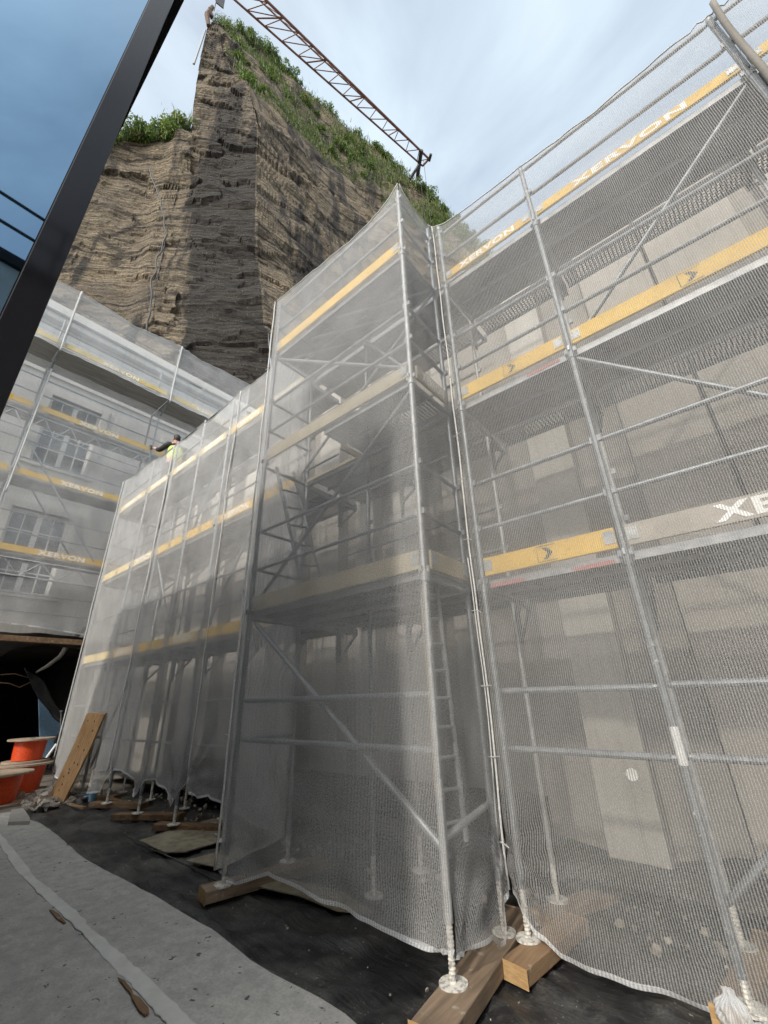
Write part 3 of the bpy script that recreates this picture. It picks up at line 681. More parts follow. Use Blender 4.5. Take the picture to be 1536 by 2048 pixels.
FT = net('debris_net', 'fine white net over the projecting tower front, drawn up to a peak at the corner', (0, YTn, 0), (1, 0, 0), (0, -1, 0), TXL-.03, TXR+.04,
    [(-4.08, 7.09), (-3.5, 7.01), (-2.9, 6.985), (-2.5, 6.98), (-2.2, 6.98), (-2.0, 6.99), (-1.87, 7.05), (-1.78, 7.13), (-1.72, 7.18)],
    [(-4.08, .17), (-3.95, .16), (-3.77, .15), (-3.38, .28), (-3.0, .27), (-2.68, .25), (-2.19, .22), (-1.9, .21), (-1.72, .21)], pins=(), ties=((-1.74, .26, .8), (-4.0, .22, .7)), seed=1, bulge=.028)
net('debris_net', 'narrow white net on the right side of the projecting tower, gathered at the foot', (TXR+off, 0, 0), (0, 1, 0), (1, 0, 0), YTn, YM-.02,
    [(2.5, 7.18), (2.56, 7.13), (2.7, 7.02), (2.91, 7.0), (3.1, 7.06), (3.26, 7.2)], [(2.5, .21), (2.69, .22), (2.85, .21), (3.0, .12), (3.05, .12), (3.10, .28), (3.24, .34)], ties=((3.2, .50, 1.4), (2.55, .24, .8)), seed=2, bulge=.03, du=.03)
net('debris_net', 'white net closing the hidden left side of the tower behind its dark corner post', (TXL-off*.6, 0, 0), (0, 1, 0), (-1, 0, 0), YTn+.01, YM-.02, [(2.5, 7.08), (3.3, 6.95)], [(2.5, .18), (3.3, .3)], seed=3, bulge=.02)
def pole_shift(c):
    return lambda s, z: Vector((0, 0, 0))
net('debris_net', 'large white net on the main scaffold between the tower and the second post', (0, YMn, 0), (1, 0, 0), (0, -1, 0), -1.69, -.50,
    [(-1.7, 7.14), (-1.5, 7.02), (-1.1, 6.95), (-.7, 6.94), (-.5, 6.96)], [(-1.70, .31), (-1.66, .27), (-1.6, .20), (-1.54, .14), (-1.48, .12), (-1.4, .06), (-1.11, .055), (-.82, .045), (-.68, .04), (-.5, .05)], ties=((-1.66, .50, 1.5), (-.55, .10, .9)), seed=4, bulge=.022, mat=M['net_main'])
net('debris_net', 'large white net on the main scaffold at the right edge beyond the second post', (0, YMn, 0), (1, 0, 0), (0, -1, 0), -.50, 4.9,
    [(-.5, 6.96), (.3, 6.90), (.9, 6.93), (1.27, 6.98), (2, 6.92), (3, 6.97), (4.9, 6.95)], [(-.5, .05), (-.3, .09), (.6, .07), (4.9, .1)], pins=(1.27, 3.1), ties=((1.27, 6.9, 1.2), (1.27, 6.2, 1.0)), seed=5, bulge=.03, mat=M['net_main'])
HB = [(-11.65, .35), (-10.9, .2), (-9.9, .12), (-9.79, .14), (-9.3, .18), (-8.98, .21), (-8.87, .43), (-8.71, .53), (-8.41, .58), (-7.89, .55), (-7.70, .48), (-7.55, .32), (-7.5, .29), (-7.42, .45), (-7.3, .52), (-6.99, .54), (-6.65, .48), (-6.50, .36), (-6.42, .27), (-6.3, .48), (-6.13, .66), (-6.07, .60), (-6.0, .47), (-5.8, .44), (-5.59, .48), (-5.09, .40), (-4.1, .3)]
HT = [(-11.65, 7.05), (-10.8, 6.9), (-9.9, 6.96), (-9.3, 6.84), (-8.7, 6.88), (-8.1, 6.78), (-7.5, 6.85), (-7.0, 6.80), (-6.4, 6.9), (-6.05, 6.93), (-5.6, 6.86), (-4.1, 6.95)]
net('debris_net', 'white net of the long scaffold at its far end behind the leaning board', (0, YMn, 0), (1, 0, 0), (0, -1, 0), -11.63, -8.70, HT, HB, pins=(-9.9,), ties=((-8.72, .6, .7), (-9.9, .2, .6)), seed=6, mat=M['net_left'])
net('debris_net', 'white net in the middle of the long scaffold with two arched gaps at its hem', (0, YMn, 0), (1, 0, 0), (0, -1, 0), -8.70, -6.06, HT, HB, pins=(-7.5, -6.4), ties=((-7.5, .35, 1), (-6.42, .35, 1), (-6.1, .66, 1)), seed=7, mat=M['net_left'])
net('debris_net', 'white net of the long scaffold next to the tower, knotted at the lower corner', (0, YMn, 0), (1, 0, 0), (0, -1, 0), -6.06, -4.09, HT, HB, pins=(-5.2,), ties=((-6.06, .66, 1.6),), seed=8, mat=M['net_left'])
net('debris_net', 'white net closing the far end of the long scaffold', (-11.66, 0, 0), (0, 1, 0), (-1, 0, 0), YMn, 4.6, [(3.2, 7.05), (4.6, 6.95)], [(3.2, .3), (4.6, .25)], seed=9, mat=M['net_left'], hem=False)
gh = MB(); gh.uv = []
for j in range(15):
    for k in range(41):
        a_ = 2*pi*k/40; r_ = (.018+.036*sin(pi*min(1, (j+3)/15))**1.3)*(1+.28*sin(a_*7+j*.5)+.3*noise.noise((cos(a_)*2, sin(a_)*2, j*.3)))
        gh.v.append(Vector((-.575+r_*cos(a_)*1.25, 3.19+r_*sin(a_)*.7, (.03+j*.010)))); gh.uv.append((k*.02, j*.03))
for j in range(14):
    for k in range(40): gh.f.append((j*41+k, j*41+k+1, (j+1)*41+k+1, (j+1)*41+k)); gh.m.append(0)
tag(gh.build('gathered_net', M['hem'], None, True), 'bunched white net tied round the foot of the second post at the bottom edge', 'net bundle')
# lacing ropes of the net seams, one thing each
def lace(x, y, z0, z1, label, r=.009, amp=.03, ties=True, nrm=(0, -1, 0)):
    nrm = Vector(nrm); q = []
    k = int((z1-z0)/.12)
    for i in range(k+1):
        z = z0+(z1-z0)*i/k; q.append(Vector((x+noise.noise((x*3, z*.9, 1))*amp, y, z))+nrm*(.03+.012*noise.noise((z*2, x, 4))))
    o = MB().path(q, r, 6).build('net_lacing', M['rope'], None, True); tag(o, label, 'lacing cord', 'lacing cords along the net seams')
    if ties:
        tb = MB(); z = z0+.25
        while z < z1:
            p = Vector((x+noise.noise((x*3, z*.9, 1))*amp, y, z))+nrm*.04; a = R.uniform(-.6, .6)
            tb.path([p-Vector((.05, 0, .0)), p, p+Vector((.06*cos(a), -.03, .06*sin(a)))], .0035, 4); z += R.uniform(.45, .8)
        tb.build('cable_tie', M['rope'], o)
    return o
lace(-1.665, YMn, .34, 7.1, 'bunched white lacing cord down the seam between the tower and the main scaffold', .008, .02)
lace(1.30, YMn-.02, 5.4, 7.0, 'thick grey gathered roll of net along the third post at the upper right', .026, .05, False).data.materials[0] = M['conc']
lace(-1.69, YMn-.004, .34, 2.6, 'second white lacing cord lower down beside the tower back post', .005, .03, False)
lace(-8.70, YMn, .55, 6.85, 'lacing cord down the seam of the long scaffold below the worker', .012, .05)
lace(-6.06, YMn, .66, 6.9, 'loose white lacing cord hanging to the knot near the tower', .009, .05)
lace(TXL-.03, YTn, .2, 7.05, 'lacing cord along the dark left corner post of the tower', .010, .015)
lace(-11.63, YMn, .6, 7.0, 'lacing cord at the far end corner of the long scaffold', .012, .03, False)

# ------------------------------------------------------------------ stone house at the far end with its own scaffold
XF, XU, XH = -12.5, -11.95, -13.7
hs_ = thing('stone_house', 'pale plastered house with white mullioned windows behind the far scaffold', 'house', (-15, 3, 0))
mb = MB(); HZ = 13.2
wins = [(y0, z0, z1_) for y0 in (1.42, 4.75, -1.9) for z0, z1_ in ((4.2, 6.38), (7.75, 9.98))]
ys = sorted({-9, 11} | {y for w_ in wins for y in (w_[0], w_[0]+1.28)}); zs = sorted({3.05, HZ} | {z for w_ in wins for z in w_[1:]})
for a, b in zip(ys, ys[1:]):
    for c, d_ in zip(zs, zs[1:]):
        if any(abs(a-w_[0]) < .01 and abs(c-w_[1]) < .01 for w_ in wins): continue
        mb.add([(XH, a, c), (XH, b, c), (XH, b, d_), (XH, a, d_)], [(0, 1, 2, 3)])
mb.b2((XH-9, -9, HZ-.3), (XH-.02, 11, HZ)); mb.b2((XH-9, 10.9, 0), (XH-.01, 11, HZ-.31)); mb.b2((XH-9, -9, 0), (XH-.01, -8.9, HZ-.31)); mb.b2((XH-9.1, -9, 0), (XH-9, 11, HZ))
mb.b2((XH-.45, 4.3, -.1), (XH, 11, 3.05)); mb.b2((XH-.45, -9, -.1), (XH, -2.5, 3.05))
mb.build('wall', M['plaster'], hs_)
MB().b2((XH-.3, -9, 12.4), (XH+.22, 11, 12.62)).b2((XH-.3, -9, 12.625), (XH+.34, 11, 12.8)).b2((XH-.05, -9, 10.55), (XH+.07, 11, 10.75)).b2((XH-.05, -9, 7.0), (XH+.06, 11, 7.16)).build('cornice', M['plaster'], hs_)
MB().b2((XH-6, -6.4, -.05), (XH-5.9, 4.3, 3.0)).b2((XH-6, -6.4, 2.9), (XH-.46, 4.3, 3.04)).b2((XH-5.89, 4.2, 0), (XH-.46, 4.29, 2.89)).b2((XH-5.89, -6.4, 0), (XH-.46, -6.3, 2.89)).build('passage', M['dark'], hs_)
for (y0, z0, z1_) in wins:
    y1 = y0+1.28; x = XH-.16
    fr = MB(); q = .055
    fr.b2((x-.03, y0, z0), (x+.03, y0+q, z1_)).b2((x-.03, y1-q, z0), (x+.03, y1, z1_)).b2((x-.03, y0+q, z0), (x+.03, y1-q, z0+q)).b2((x-.03, y0+q, z1_-q), (x+.03, y1-q, z1_))
    ym = (y0+y1)/2; fr.b2((x-.03, ym-.06, z0+q), (x+.04, ym+.06, z1_-q))
    for k in (1, 2, 3): zz = z0+(z1_-z0)*k/4; fr.b2((x-.015, y0+q, zz-.016), (x+.02, ym-.06, zz+.016)).b2((x-.015, ym+.06, zz-.016), (x+.02, y1-q, zz+.016))
    for yy in ((y0+q+ym-.06)/2, (y1-q+ym+.06)/2):
        for k in range(4): fr.b2((x-.014, yy-.015, z0+(z1_-z0)*k/4+(q if k == 0 else .016)), (x+.019, yy+.015, z0+(z1_-z0)*(k+1)/4-(q if k == 3 else .016)))
    f = fr.build('window', M['white'], hs_)
    MB().add([(x-.01, y0+q, z0+q), (x-.01, y1-q, z0+q), (x-.01, y1-q, z1_-q), (x-.01, y0+q, z1_-q)], [(0, 1, 2, 3)]).build('pane', M['pane'], f)
    MB().b2((XH-.01, y0-.22, z0-.12), (XH+.10, y1+.22, z0)).b2((XH-.01, y0-.2, z0+.002), (XH+.03, y0-.02, z1_+.18)).b2((XH-.01, y1+.02, z0+.002), (XH+.03, y1+.2, z1_+.18)).b2((XH-.16, y0-.02, z0), (XH-.005, y0, z1_)).b2((XH-.16, y1, z0), (XH-.005, y1+.02, z1_)).b2((XH-.01, y0-.019, z1_+.003), (XH+.029, y1+.019, z1_+.18)).build('surround', M['plaster'], f)
far = thing('scaffold', 'scaffold in front of the pale house with lattice girders and lettered boards', 'scaffold', (XF, 3, 0), 'scaffolds round the courtyard')
FL = (4.87, 6.76, 8.63, 10.42)
for y in (-1.75, 1.05, 3.95, 6.6):
    MB().tube((XF, y, 4.3), (XF, y, 9.9), .026, 12).tube((XF, y, 9.9), (XU, y, 10.4), .026, 12).tube((XU, y, 10.4), (XU, y, 12.45), .026, 12).build('standard', M['steel'], far)
    MB().tube((XF-.72, y, 4.3), (XF-.72, y, 12.3), .026, 12).build('standard', M['steel'], far)
    for L in FL: transom(far, (XF if L < 10 else XU, y, L-.08), (XF-.72, y, L-.08))
fy = (-1.75, 1.05, 3.95, 6.6)
for li, L in enumerate(FL):
    xx = XF if li < 3 else XU
    for a, b in zip(fy, fy[1:]):
        toe(far, (xx+.03, a), (xx+.03, b), L, 'LLLP'[li], (1, 0), 1)
        n_ = 2 if li < 3 else 4
        for k in range(n_):
            w_ = (xx+.72-XF-.05 if li == 3 else .66)/n_ if False else ((XF-.70) - (xx-.03))/n_
            x0 = xx-.03+w_*k; o = MB().b2((x0+w_+.008, a+.02, L-.05), (x0-.008, b-.02, L-.005)).build('deck_plank', M['deck_lite'], far)
        for h in (.47, .95): rail(far, (xx, a, L+h), (xx, b, L+h))
        if li == 3: rail(far, (xx, a, L+1.45), (xx, b, L+1.45)); rail(far, (xx, a, L+1.9), (xx, b, L+1.9))
def truss(z0, z1_, ya, yb, n_):
    mb = MB().tube((XF+.05, ya, z0), (XF+.05, yb, z0), .024, 10).tube((XF+.05, ya, z1_), (XF+.05, yb, z1_), .024, 10)
    for k in range(n_):
        a = ya+(yb-ya)*k/n_; b = ya+(yb-ya)*(k+1)/n_; m_ = (a+b)/2
        mb.tube((XF+.05, a, z0), (XF+.05, m_, z1_), .013, 8).tube((XF+.05, m_, z1_), (XF+.05, b, z0), .013, 8)
    mb.build('lattice_girder', M['steel_pale'], far)
truss(7.98, 8.42, 1.0, 3.95, 5); truss(7.98, 8.42, -1.8, .95, 5); truss(4.32, 4.70, -1.8, 3.95, 8)
rail(far, (XF+.03, 1.1, 7.75), (XF+.03, 3.2, 4.95), 'diagonal_brace', .025); rail(far, (XF-.7, 1.1, 7.4), (XF-.7, 3.0, 4.95), 'diagonal_brace', .025)
for zz in (3.55, 3.95): rail(far, (XF, -1.75, zz), (XF, 6.6, zz))
mt = MB()
for k in range(28): mt.tube((XU-.06, -1.7+k*.28, 10.55), (XU-.06, -1.7+k*.28, 11.45), .006, 4)
for k in range(6): mt.tube((XU-.06, -1.75, 10.6+k*.16), (XU-.06, 6.6, 10.6+k*.16), .006, 4)
mt.build('mesh_barrier', M['insul'], far)
NG = 'white debris nets on the scaffolds'
net('debris_net', 'white net over the overhanging top storey of the far scaffold, sagging along its edge', (XU+.06, 0, 0), (0, 1, 0), (1, 0, 0), -1.75, 6.6, [(-1.75, 12.3), (-.4, 12.22), (1.05, 12.42), (2.5, 12.33), (3.95, 12.55), (4.6, 12.42), (5.4, 12.52), (6.6, 12.6)], [(-1.75, 10.3), (6.6, 10.3)], pins=(1.05, 3.95), mat=M['net_far'], seed=12, du=.1, dv=.1, bulge=.05, ties=((3.95, 12.3, 3), (4.9, 11.4, 3)))
net('debris_net', 'white net over the lower storeys of the far scaffold above the dark passage', (XF+.08, 0, 0), (0, 1, 0), (1, 0, 0), -1.75, 6.6, [(-1.75, 10.1), (6.6, 10.1)], [(-1.75, 3.32), (1.7, 3.27), (2.7, 3.2), (3.5, 3.12), (6.6, 3.1)], pins=(1.05, 3.95), mat=M['net_far'], seed=13, du=.1, dv=.1, bulge=.05)
lace(XU+.07, 1.05, 10.2, 12.4, 'white lacing cord on the left seam of the overhanging far net', .022, .05, False, (1, 0, 0))
lace(XU+.07, 3.95, 10.2, 12.5, 'white lacing cord on the right seam of the overhanging far net', .022, .05, False, (1, 0, 0))
lace(XF+.09, 1.07, 6.2, 9.9, 'white lacing cord on the lower far net beside the girder end', .018, .05, False, (1, 0, 0))
tag(MB().b2((XF-.06, -2.4, 2.90), (XF+.06, 4.6, 3.02)).build('timber_beam', M['wood_x'], None, False, .005), 'long brown timber beam across the top of the dark passage', 'beam')
# things in the dark passage
tag(MB().path([px(172, 1255, 'X', -13.2), px(140, 1283, 'X', -13.2), px(120, 1313, 'X', -13.2), px(95, 1332, 'X', -13.2), px(72, 1345, 'X', -13.2)], [.05, .055, .05, .045, .02], 10).build('wrapped_pipe', M['conc'], None, True), 'grey wrapped pipe hanging diagonally below the timber beam', 'pipe')
def drape(name, P, Q, mat, label, cat, th=.012):
    mb = MB(); n_ = 14; m_ = 6
    for i in range(n_+1):
        a = at_frac(P, i/n_); b = at_frac(Q, i/n_)
        for j in range(m_+1):
            p = a.lerp(b, j/m_); mb.v.append(p+Vector((.05*noise.noise(p*4), .03*noise.noise(p*5+Vector((5, 0, 0))), .02*noise.noise(p*3))))
    for i in range(n_):
        for j in range(m_): k = i*(m_+1)+j; mb.f.append((k, k+m_+1, k+m_+2, k+1)); mb.m.append(0)
    o = mb.build(name, mat, None, True); s = o.modifiers.new('thickness', 'SOLIDIFY'); s.thickness = th
    return tag(o, label, cat)
z6_ = lambda x, y: (x/5.12, 1240+y/5.12)
drape('plastic_sheet', [px(*z6_(*p), 'X', -13.25) for p in ((255, 490), (330, 680), (430, 850), (560, 1010), (680, 1110))], [px(*z6_(*p), 'X', -13.45) for p in ((275, 520), (430, 600), (530, 780), (620, 950), (690, 1085))], M['tarp'], 'black plastic sheet hanging diagonally across the dark passage', 'plastic sheet')
drape('plastic_sheet', [px(*z6_(*p), 'X', -13.0) for p in ((690, 1110), (640, 1280), (580, 1400), (480, 1520))], [px(*z6_(*p), 'X', -13.1) for p in ((600, 1150), (550, 1250), (600, 1290), (620, 1510))], M['tarp'], 'crumpled black plastic sheet low down beside the leaning board', 'plastic sheet')
drape('plastic_sheet', [px(*z6_(*p), 'X', -12.9) for p in ((-60, 120), (200, 130), (500, 140), (860, 180))], [px(*z6_(*p), 'X', -13.1) for p in ((-60, 420), (120, 300), (420, 250), (860, 300))], M['tarp'], 'black plastic sheeting hanging under the far scaffold above the passage', 'plastic sheet')
bi = [px(*z6_(*p), 'X', -14.0) for p in ((398, 810), (660, 1110), (600, 1230), (440, 1460), (410, 1180))]
mb = MB(); n_ = len(bi); mb.add(bi+[p+Vector((-.08, 0, 0)) for p in bi], [tuple(range(n_)), tuple(range(n_, 2*n_))[::-1]]+[(i, n_+i, n_+(i+1) % n_, (i+1) % n_) for i in range(n_)])
tag(mb.build('insulation_board', M['insul']), 'light blue insulation board standing in the dark passage', 'insulation board')
tag(MB().tube(px(580, 1260) if False else px(*z6_(580, 1270), 'X', -12.7), px(*z6_(470, 1420), 'X', -12.7), .028, 10).build('white_pipe', M['white']), 'short white pipe leaning behind the orange reels', 'pipe')
tag(MB().tube(px(*z6_(628, 930), 'X', -12.4), px(*z6_(610, 1300), 'X', -12.4), .010, 8).path([px(*z6_(610, 1290), 'X', -12.4), px(*z6_(545, 1400), 'X', -12.4), px(*z6_(535, 1560), 'X', -12.4)], .008, 6).tube(px(*z6_(628, 926), 'X', -12.4), px(*z6_(628, 940), 'X', -12.4), .03, 8).build('steel_rod', M['steel']), 'thin steel rod with a small cap standing by the blue board', 'rod')
tag(MB().path([px(*z6_(0, 640), 'X', -14.5), px(*z6_(100, 650), 'X', -14.5), px(*z6_(200, 690), 'X', -14.5), px(*z6_(310, 640), 'X', -14.5)], .014, 6).path([px(*z6_(0, 560), 'X', -14.5), px(*z6_(150, 550), 'X', -14.5), px(*z6_(290, 590), 'X', -14.5)], .012, 6).build('cable_bundle', M['wood_orange'], None, True), 'loose brown cables sagging inside the dark passage', 'cables')
tag(MB().b2((-13.3, -1.5, .0), (-13.0, 2.5, .30)).b2((-13.3, -1.5, .31), (-13.02, 2.5, .36)).build('steel_beam', M['steel'], None, False, .01), 'blue grey steel beam lying on the ground behind the reels', 'steel beam')

# ------------------------------------------------------------------ cable reels, board, rubble
def reel(c, z, h, rf, rd, rd2, label):
    t = thing('cable_reel', label, 'cable reel', (c[0], c[1], z), 'orange cable reels')
    cc = (c[0], c[1], 0)
    prof = []; k = int((h-.07)/.034)
    for i in range(k*2+1):
        zz = z+.035+(h-.07)*i/(k*2); r_ = rd2+(rd-rd2)*i/(k*2); prof.append((r_+(.012 if i % 2 else -.006)+.006*noise.noise((zz*9, c[0], 2)), zz))
    MB().lathe(cc, prof, 40).build('cable_coil', M['cable'], t, True)
    for z0 in (z+.001, z+h-.034):
        n = 36; pr = [rf*(1+.012*noise.noise((cos(2*pi*k/n)*3, sin(2*pi*k/n)*3, z0*5))) for k in range(n)]
        vs = [(c[0]+pr[k]*cos(2*pi*k/n), c[1]+pr[k]*sin(2*pi*k/n), zz) for zz in (z0, z0+.032) for k in range(n)]
        MB().add(vs, [tuple(range(n))[::-1], tuple(range(n, 2*n))]+[(k, (k+1) % n, n+(k+1) % n, n+k) for k in range(n)]).build('flange', M['flange'], t)
    MB().tube((c[0], c[1], z+h-.002), (c[0], c[1], z+h+.008), .05, 16).build('hub', M['steel_dark'], t)
reel((-10.9, 2.16), .0, .50, .54, .40, .36, 'orange cable reel lying flat on the ground nearest the camera at the left edge')
reel((-11.9, 2.72), .0, .53, .53, .42, .38, 'orange cable reel lying on the ground under another reel')
reel((-11.97, 2.80), .535, .43, .40, .27, .25, 'smaller orange cable reel stacked on top of another')
lb = [px(97, 1594, 'Z', .03), px(118, 1607, 'Z', .03)]; lt = [px(173, 1428, 'Y', 3.16), px(209, 1428, 'Y', 3.16)]
mb = MB(); nrm = (lb[1]-lb[0]).cross(lt[0]-lb[0]).normalized(); 
q = [Vector((-10.42, 2.86, .02)), Vector((-10.16, 3.0, .02))]
lb = [px(97, 1594, 'Z', .05), px(125, 1606, 'Z', .05)]
nr = 10; vs = []
for i in range(nr+1):
    a = lb[0].lerp(lt[0], i/nr); b = lb[1].lerp(lt[1], i/nr); bow = Vector((0, .02*sin(pi*i/nr), 0))
    vs += [a+bow, b+bow, b+bow+Vector((.0, .035, .02)), a+bow+Vector((.0, .035, .02))]
fs = [(3, 2, 1, 0), tuple(nr*4+k for k in range(4))]
for i in range(nr):
    for k in range(4): fs.append((i*4+k, i*4+(k+1) % 4, (i+1)*4+(k+1) % 4, (i+1)*4+k))
lean = MB().add(vs, fs).build('leaning_board', M['wood_z'], None, False, .004)
tag(lean, 'brown wooden board leaning against the end of the long scaffold', 'board')
kb = MB()
for i in range(12):
    t_ = R.uniform(.1, .95); s = R.uniform(.15, .85); p = lb[0].lerp(lt[0], t_).lerp(lb[1].lerp(lt[1], t_), s)+Vector((0, .018*sin(pi*t_)-.004, 0))
    kb.box(p, (.02, .008, .03))
kb.build('knots', M['mark'], lean)
rb = MB(); ru = random.Random(11)
def chunk(mb, p, s):
    vs = [Vector((a, b, c)) for a in (-1, 1) for b in (-1, 1) for c in (-1, 1)]
    rot = Matrix.Rotation(ru.uniform(0, 6), 3, Vector((ru.random(), ru.random(), ru.random())).normalized())
    vs = [rot @ Vector((v.x*s*ru.uniform(.5, 1.2), v.y*s*ru.uniform(.4, 1), v.z*s*ru.uniform(.3, .8)))+p for v in vs]
    mb.add(vs, [(0, 1, 3, 2), (4, 6, 7, 5), (0, 4, 5, 1), (2, 3, 7, 6), (0, 2, 6, 4), (1, 5, 7, 3)])
for i in range(420):
    x_ = ru.uniform(-11.3, -9.6); y_ = ru.uniform(2.45, 3.7)
    if x_ < -10.3 and y_ < 2.6: continue
    chunk(rb, Vector((x_, y_, ru.uniform(.01, .06+.1*max(0, ru.random()-.4)))), ru.choice((.02, .03, .05, .07)))
for i in range(380): chunk(rb, Vector((ru.uniform(-9.5, 3), ru.uniform(3.6, 4.9), ru.uniform(.0, .05))), ru.choice((.012, .012, .02, .03)))
for i in range(90): chunk(rb, Vector((ru.uniform(-8.5, 1), ru.uniform(2.35, 3.3), ru.uniform(.012, .022))), ru.choice((.004, .006, .009)))
r_o = rb.build('rubble', M['rubble']); r_o['kind'] = 'stuff'
for i, (a, b, lb_) in enumerate((((-9.9, 2.95), (-8.85, 3.02), 'thin pale timber offcut on the membrane below the leaning board'), ((-10.6, 2.62), (-10.0, 2.9), 'splintered pale lath among the rubble at the board foot'), ((-9.4, 3.55), (-8.2, 3.62), 'dark timber offcut under the arched net'))):
    sleeper(a, b, .06, .03, .03, M['wood_x'] if i == 2 else M['wood_orange'], lb_)
cup = MB().lathe((px(183, 1603, 'Z', .03).x, px(183, 1603, 'Z', .03).y, 0), [(.045, .03), (.05, .04), (.06, .15), (.063, .155), (.055, .15), (.045, .045)], 20)
c0 = px(183, 1603, 'Z', .03); cup.b2((c0.x-.16, c0.y-.1, .10), (c0.x-.05, c0.y+.02, .115))
tag(cup.build('plastic_cup', M['cup'], None, True), 'light blue plastic cup standing on the ground near the leaning board', 'cup')

# ------------------------------------------------------------------ glass building at the left, neighbour behind the camera
GX = -1.53; GH = 5.45
gb = thing('glass_building', 'dark glass building at the left edge mirroring the blue sky', 'building', (-5, -3, 0))
e0, e1 = GX*-.037, GX*.026   # outer and inner edge of the corner frame
e0 = .058; e1 = -.030
MB().b2((-9.3, -8, 0), (GX-.03, e0, GH)).build('wall', M['frame'], gb)
MB().b2((GX-.028, e1, 0), (GX+.004, e0+.004, GH+.02)).build('corner_frame', M['frame'], gb, False, .004)
for k, (a, b) in enumerate(((-2.2, e1-.002), (-4.4, -2.25), (-6.6, -4.45))):
    MB().b2((GX-.028, a, .05), (GX, b, GH-.05)).build('glass_pane', M['glass'], gb)
    MB().b2((GX-.028, a-.048, 0), (GX+.004, a-.002, GH)).build('mullion', M['frame'], gb)
MB().b2((-9.35, -8.05, GH+.03), (GX+.05, e0+.05, GH+.16)).build('roof', M['frame'], gb)
nb = thing('neighbour_house', 'plain pale house across the courtyard with a railing on its flat roof', 'house', (9, 0, 0))
MB().b2((7.5, -14, 0), (16, 9, 10.8)).build('wall', M['plaster'], nb)  # out of view; pale walls chosen to bounce fill light into the shade
MB().b2((7.4, -14.1, 10.81), (16.1, 9.1, 11.1)).build('roof', M['dark'], nb)
rl = MB()
for zz in (11.9, 12.7): rl.tube((7.5, -14, zz), (7.5, 9, zz), .04, 8)
for k in range(9): rl.tube((7.5, -14+k*2.85, 11.1), (7.5, -14+k*2.85, 12.8), .045, 8)
rl.build('railing', M['crane_dark'], nb)
for k in range(4):
    f = MB().b2((7.42, -11+k*4.5, 2.2), (7.5, -9.6+k*4.5, 4.0)).b2((7.42, -11+k*4.5, 5.2), (7.5, -9.6+k*4.5, 7.0)).build('window', M['pane'], nb)

# ------------------------------------------------------------------ the rock cliff
def fbm(p, oct_=5):
    a = 0; s = 1; am = 1
    for _ in range(oct_): a += am*noise.noise(p*s); s *= 2.1; am *= .5
    return a
def rock_disp(p):
    # bedding ledges dip gently, with joints and hollows
    zz = p.z+.16*p.x-.10*p.y
    led = 1-abs(fbm(Vector((p.x*.07, p.y*.07, zz*.42)), 5))*2.0
    led2 = 1-abs(fbm(Vector((p.x*.3+7, p.y*.3, zz*1.5)), 4))*2.0
    w_ = Vector((p.x*.13+fbm(p*.2, 3)*.5, p.y*.13+fbm(p*.2+Vector((9, 0, 0)), 3)*.5, zz*.42+fbm(p*.25+Vector((0, 7, 0)), 3)*.7))
    blk = noise.cell(w_)*.30 + noise.cell(w_*2.6)*.08
    return led*.24 + led2*.06 + fbm(p*.11, 4)*.75 + fbm(p*.7, 4)*.10 + blk*.8
def sm(x, a, b):
    t_ = min(1, max(0, (x-a)/(b-a))); return t_*t_*(3-2*t_)
rk = MB()
STAIN = []
def patch(fn, nu, nv, disp=1., stain=lambda u, v, p: .25):
    b0 = len(rk.v); P = [[fn(i/nu, j/nv) for j in range(nv+1)] for i in range(nu+1)]
    for i in range(nu+1):
        for j in range(nv+1):
            n_ = Vector((CAM.x-P[i][j].x, CAM.y-P[i][j].y, 0)).normalized()
            rk.v.append(P[i][j]+n_*rock_disp(P[i][j])*disp); STAIN.append(stain(i/nu, j/nv, P[i][j]))
    for i in range(nu):
        for j in range(nv): a = b0+i*(nv+1)+j; rk.f.append((a, a+nv+1, a+nv+2, a+1)); rk.m.append(0)
def ground_pt(p): return Vector((p.x, p.y, -1))
A = [pd(428, 42, 27.5), pd(447, 100, 26), pd(470, 150, 25.2), pd(498, 208, 24.4), pd(517, 270, 23.4), pd(512, 360, 22.6), pd(514, 460, 21.8), pd(522, 560, 21.2), pd(533, 660, 20.7), pd(545, 760, 20.4)]
_g = ground_pt(A[-1])+Vector((.3, -.2, 0)); A += [A[-1].lerp(_g, k/4) for k in (1, 2, 3, 4)]
Fp = [pd(416, 50, 27.7), pd(404, 100, 27.0), pd(396, 150, 26.6), pd(386, 208, 26.2), pd(380, 280, 25.6), pd(360, 360, 25.0), pd(338, 450, 24.4), pd(315, 560, 23.6), pd(302, 660, 23.0), pd(292, 760, 22.6)]
_g = ground_pt(Fp[-1]); Fp += [Fp[-1].lerp(_g, k/4) for k in (1, 2, 3, 4)]
KA, KF = 2.7/(len(A)-1), 4/(len(Fp)-1)
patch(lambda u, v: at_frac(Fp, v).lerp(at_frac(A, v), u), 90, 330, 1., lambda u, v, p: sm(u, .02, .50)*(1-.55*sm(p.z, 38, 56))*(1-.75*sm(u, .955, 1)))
A, Fp = smooth_line(A), smooth_line(Fp)
T = [A[0], pd(470, 62, 28.5), pd(520, 95, 29.5), pd(560, 135, 30.5), pd(640, 215, 32.5), pd(700, 268, 34), pd(760, 305, 35.5), pd(840, 375, 37.5), pd(900, 435, 39), pd(960, 495, 40.5), pd(1110, 640, 44), pd(1250, 800, 47)]
E_ = [at_frac(A, KA), pd(520, 212, 25.4), pd(560, 240, 26.6), pd(600, 280, 28), pd(645, 325, 29.5), pd(700, 365, 31), pd(745, 398, 32.4), pd(800, 430, 34), pd(870, 490, 36), pd(940, 555, 38), pd(1090, 690, 42), pd(1240, 850, 45)]
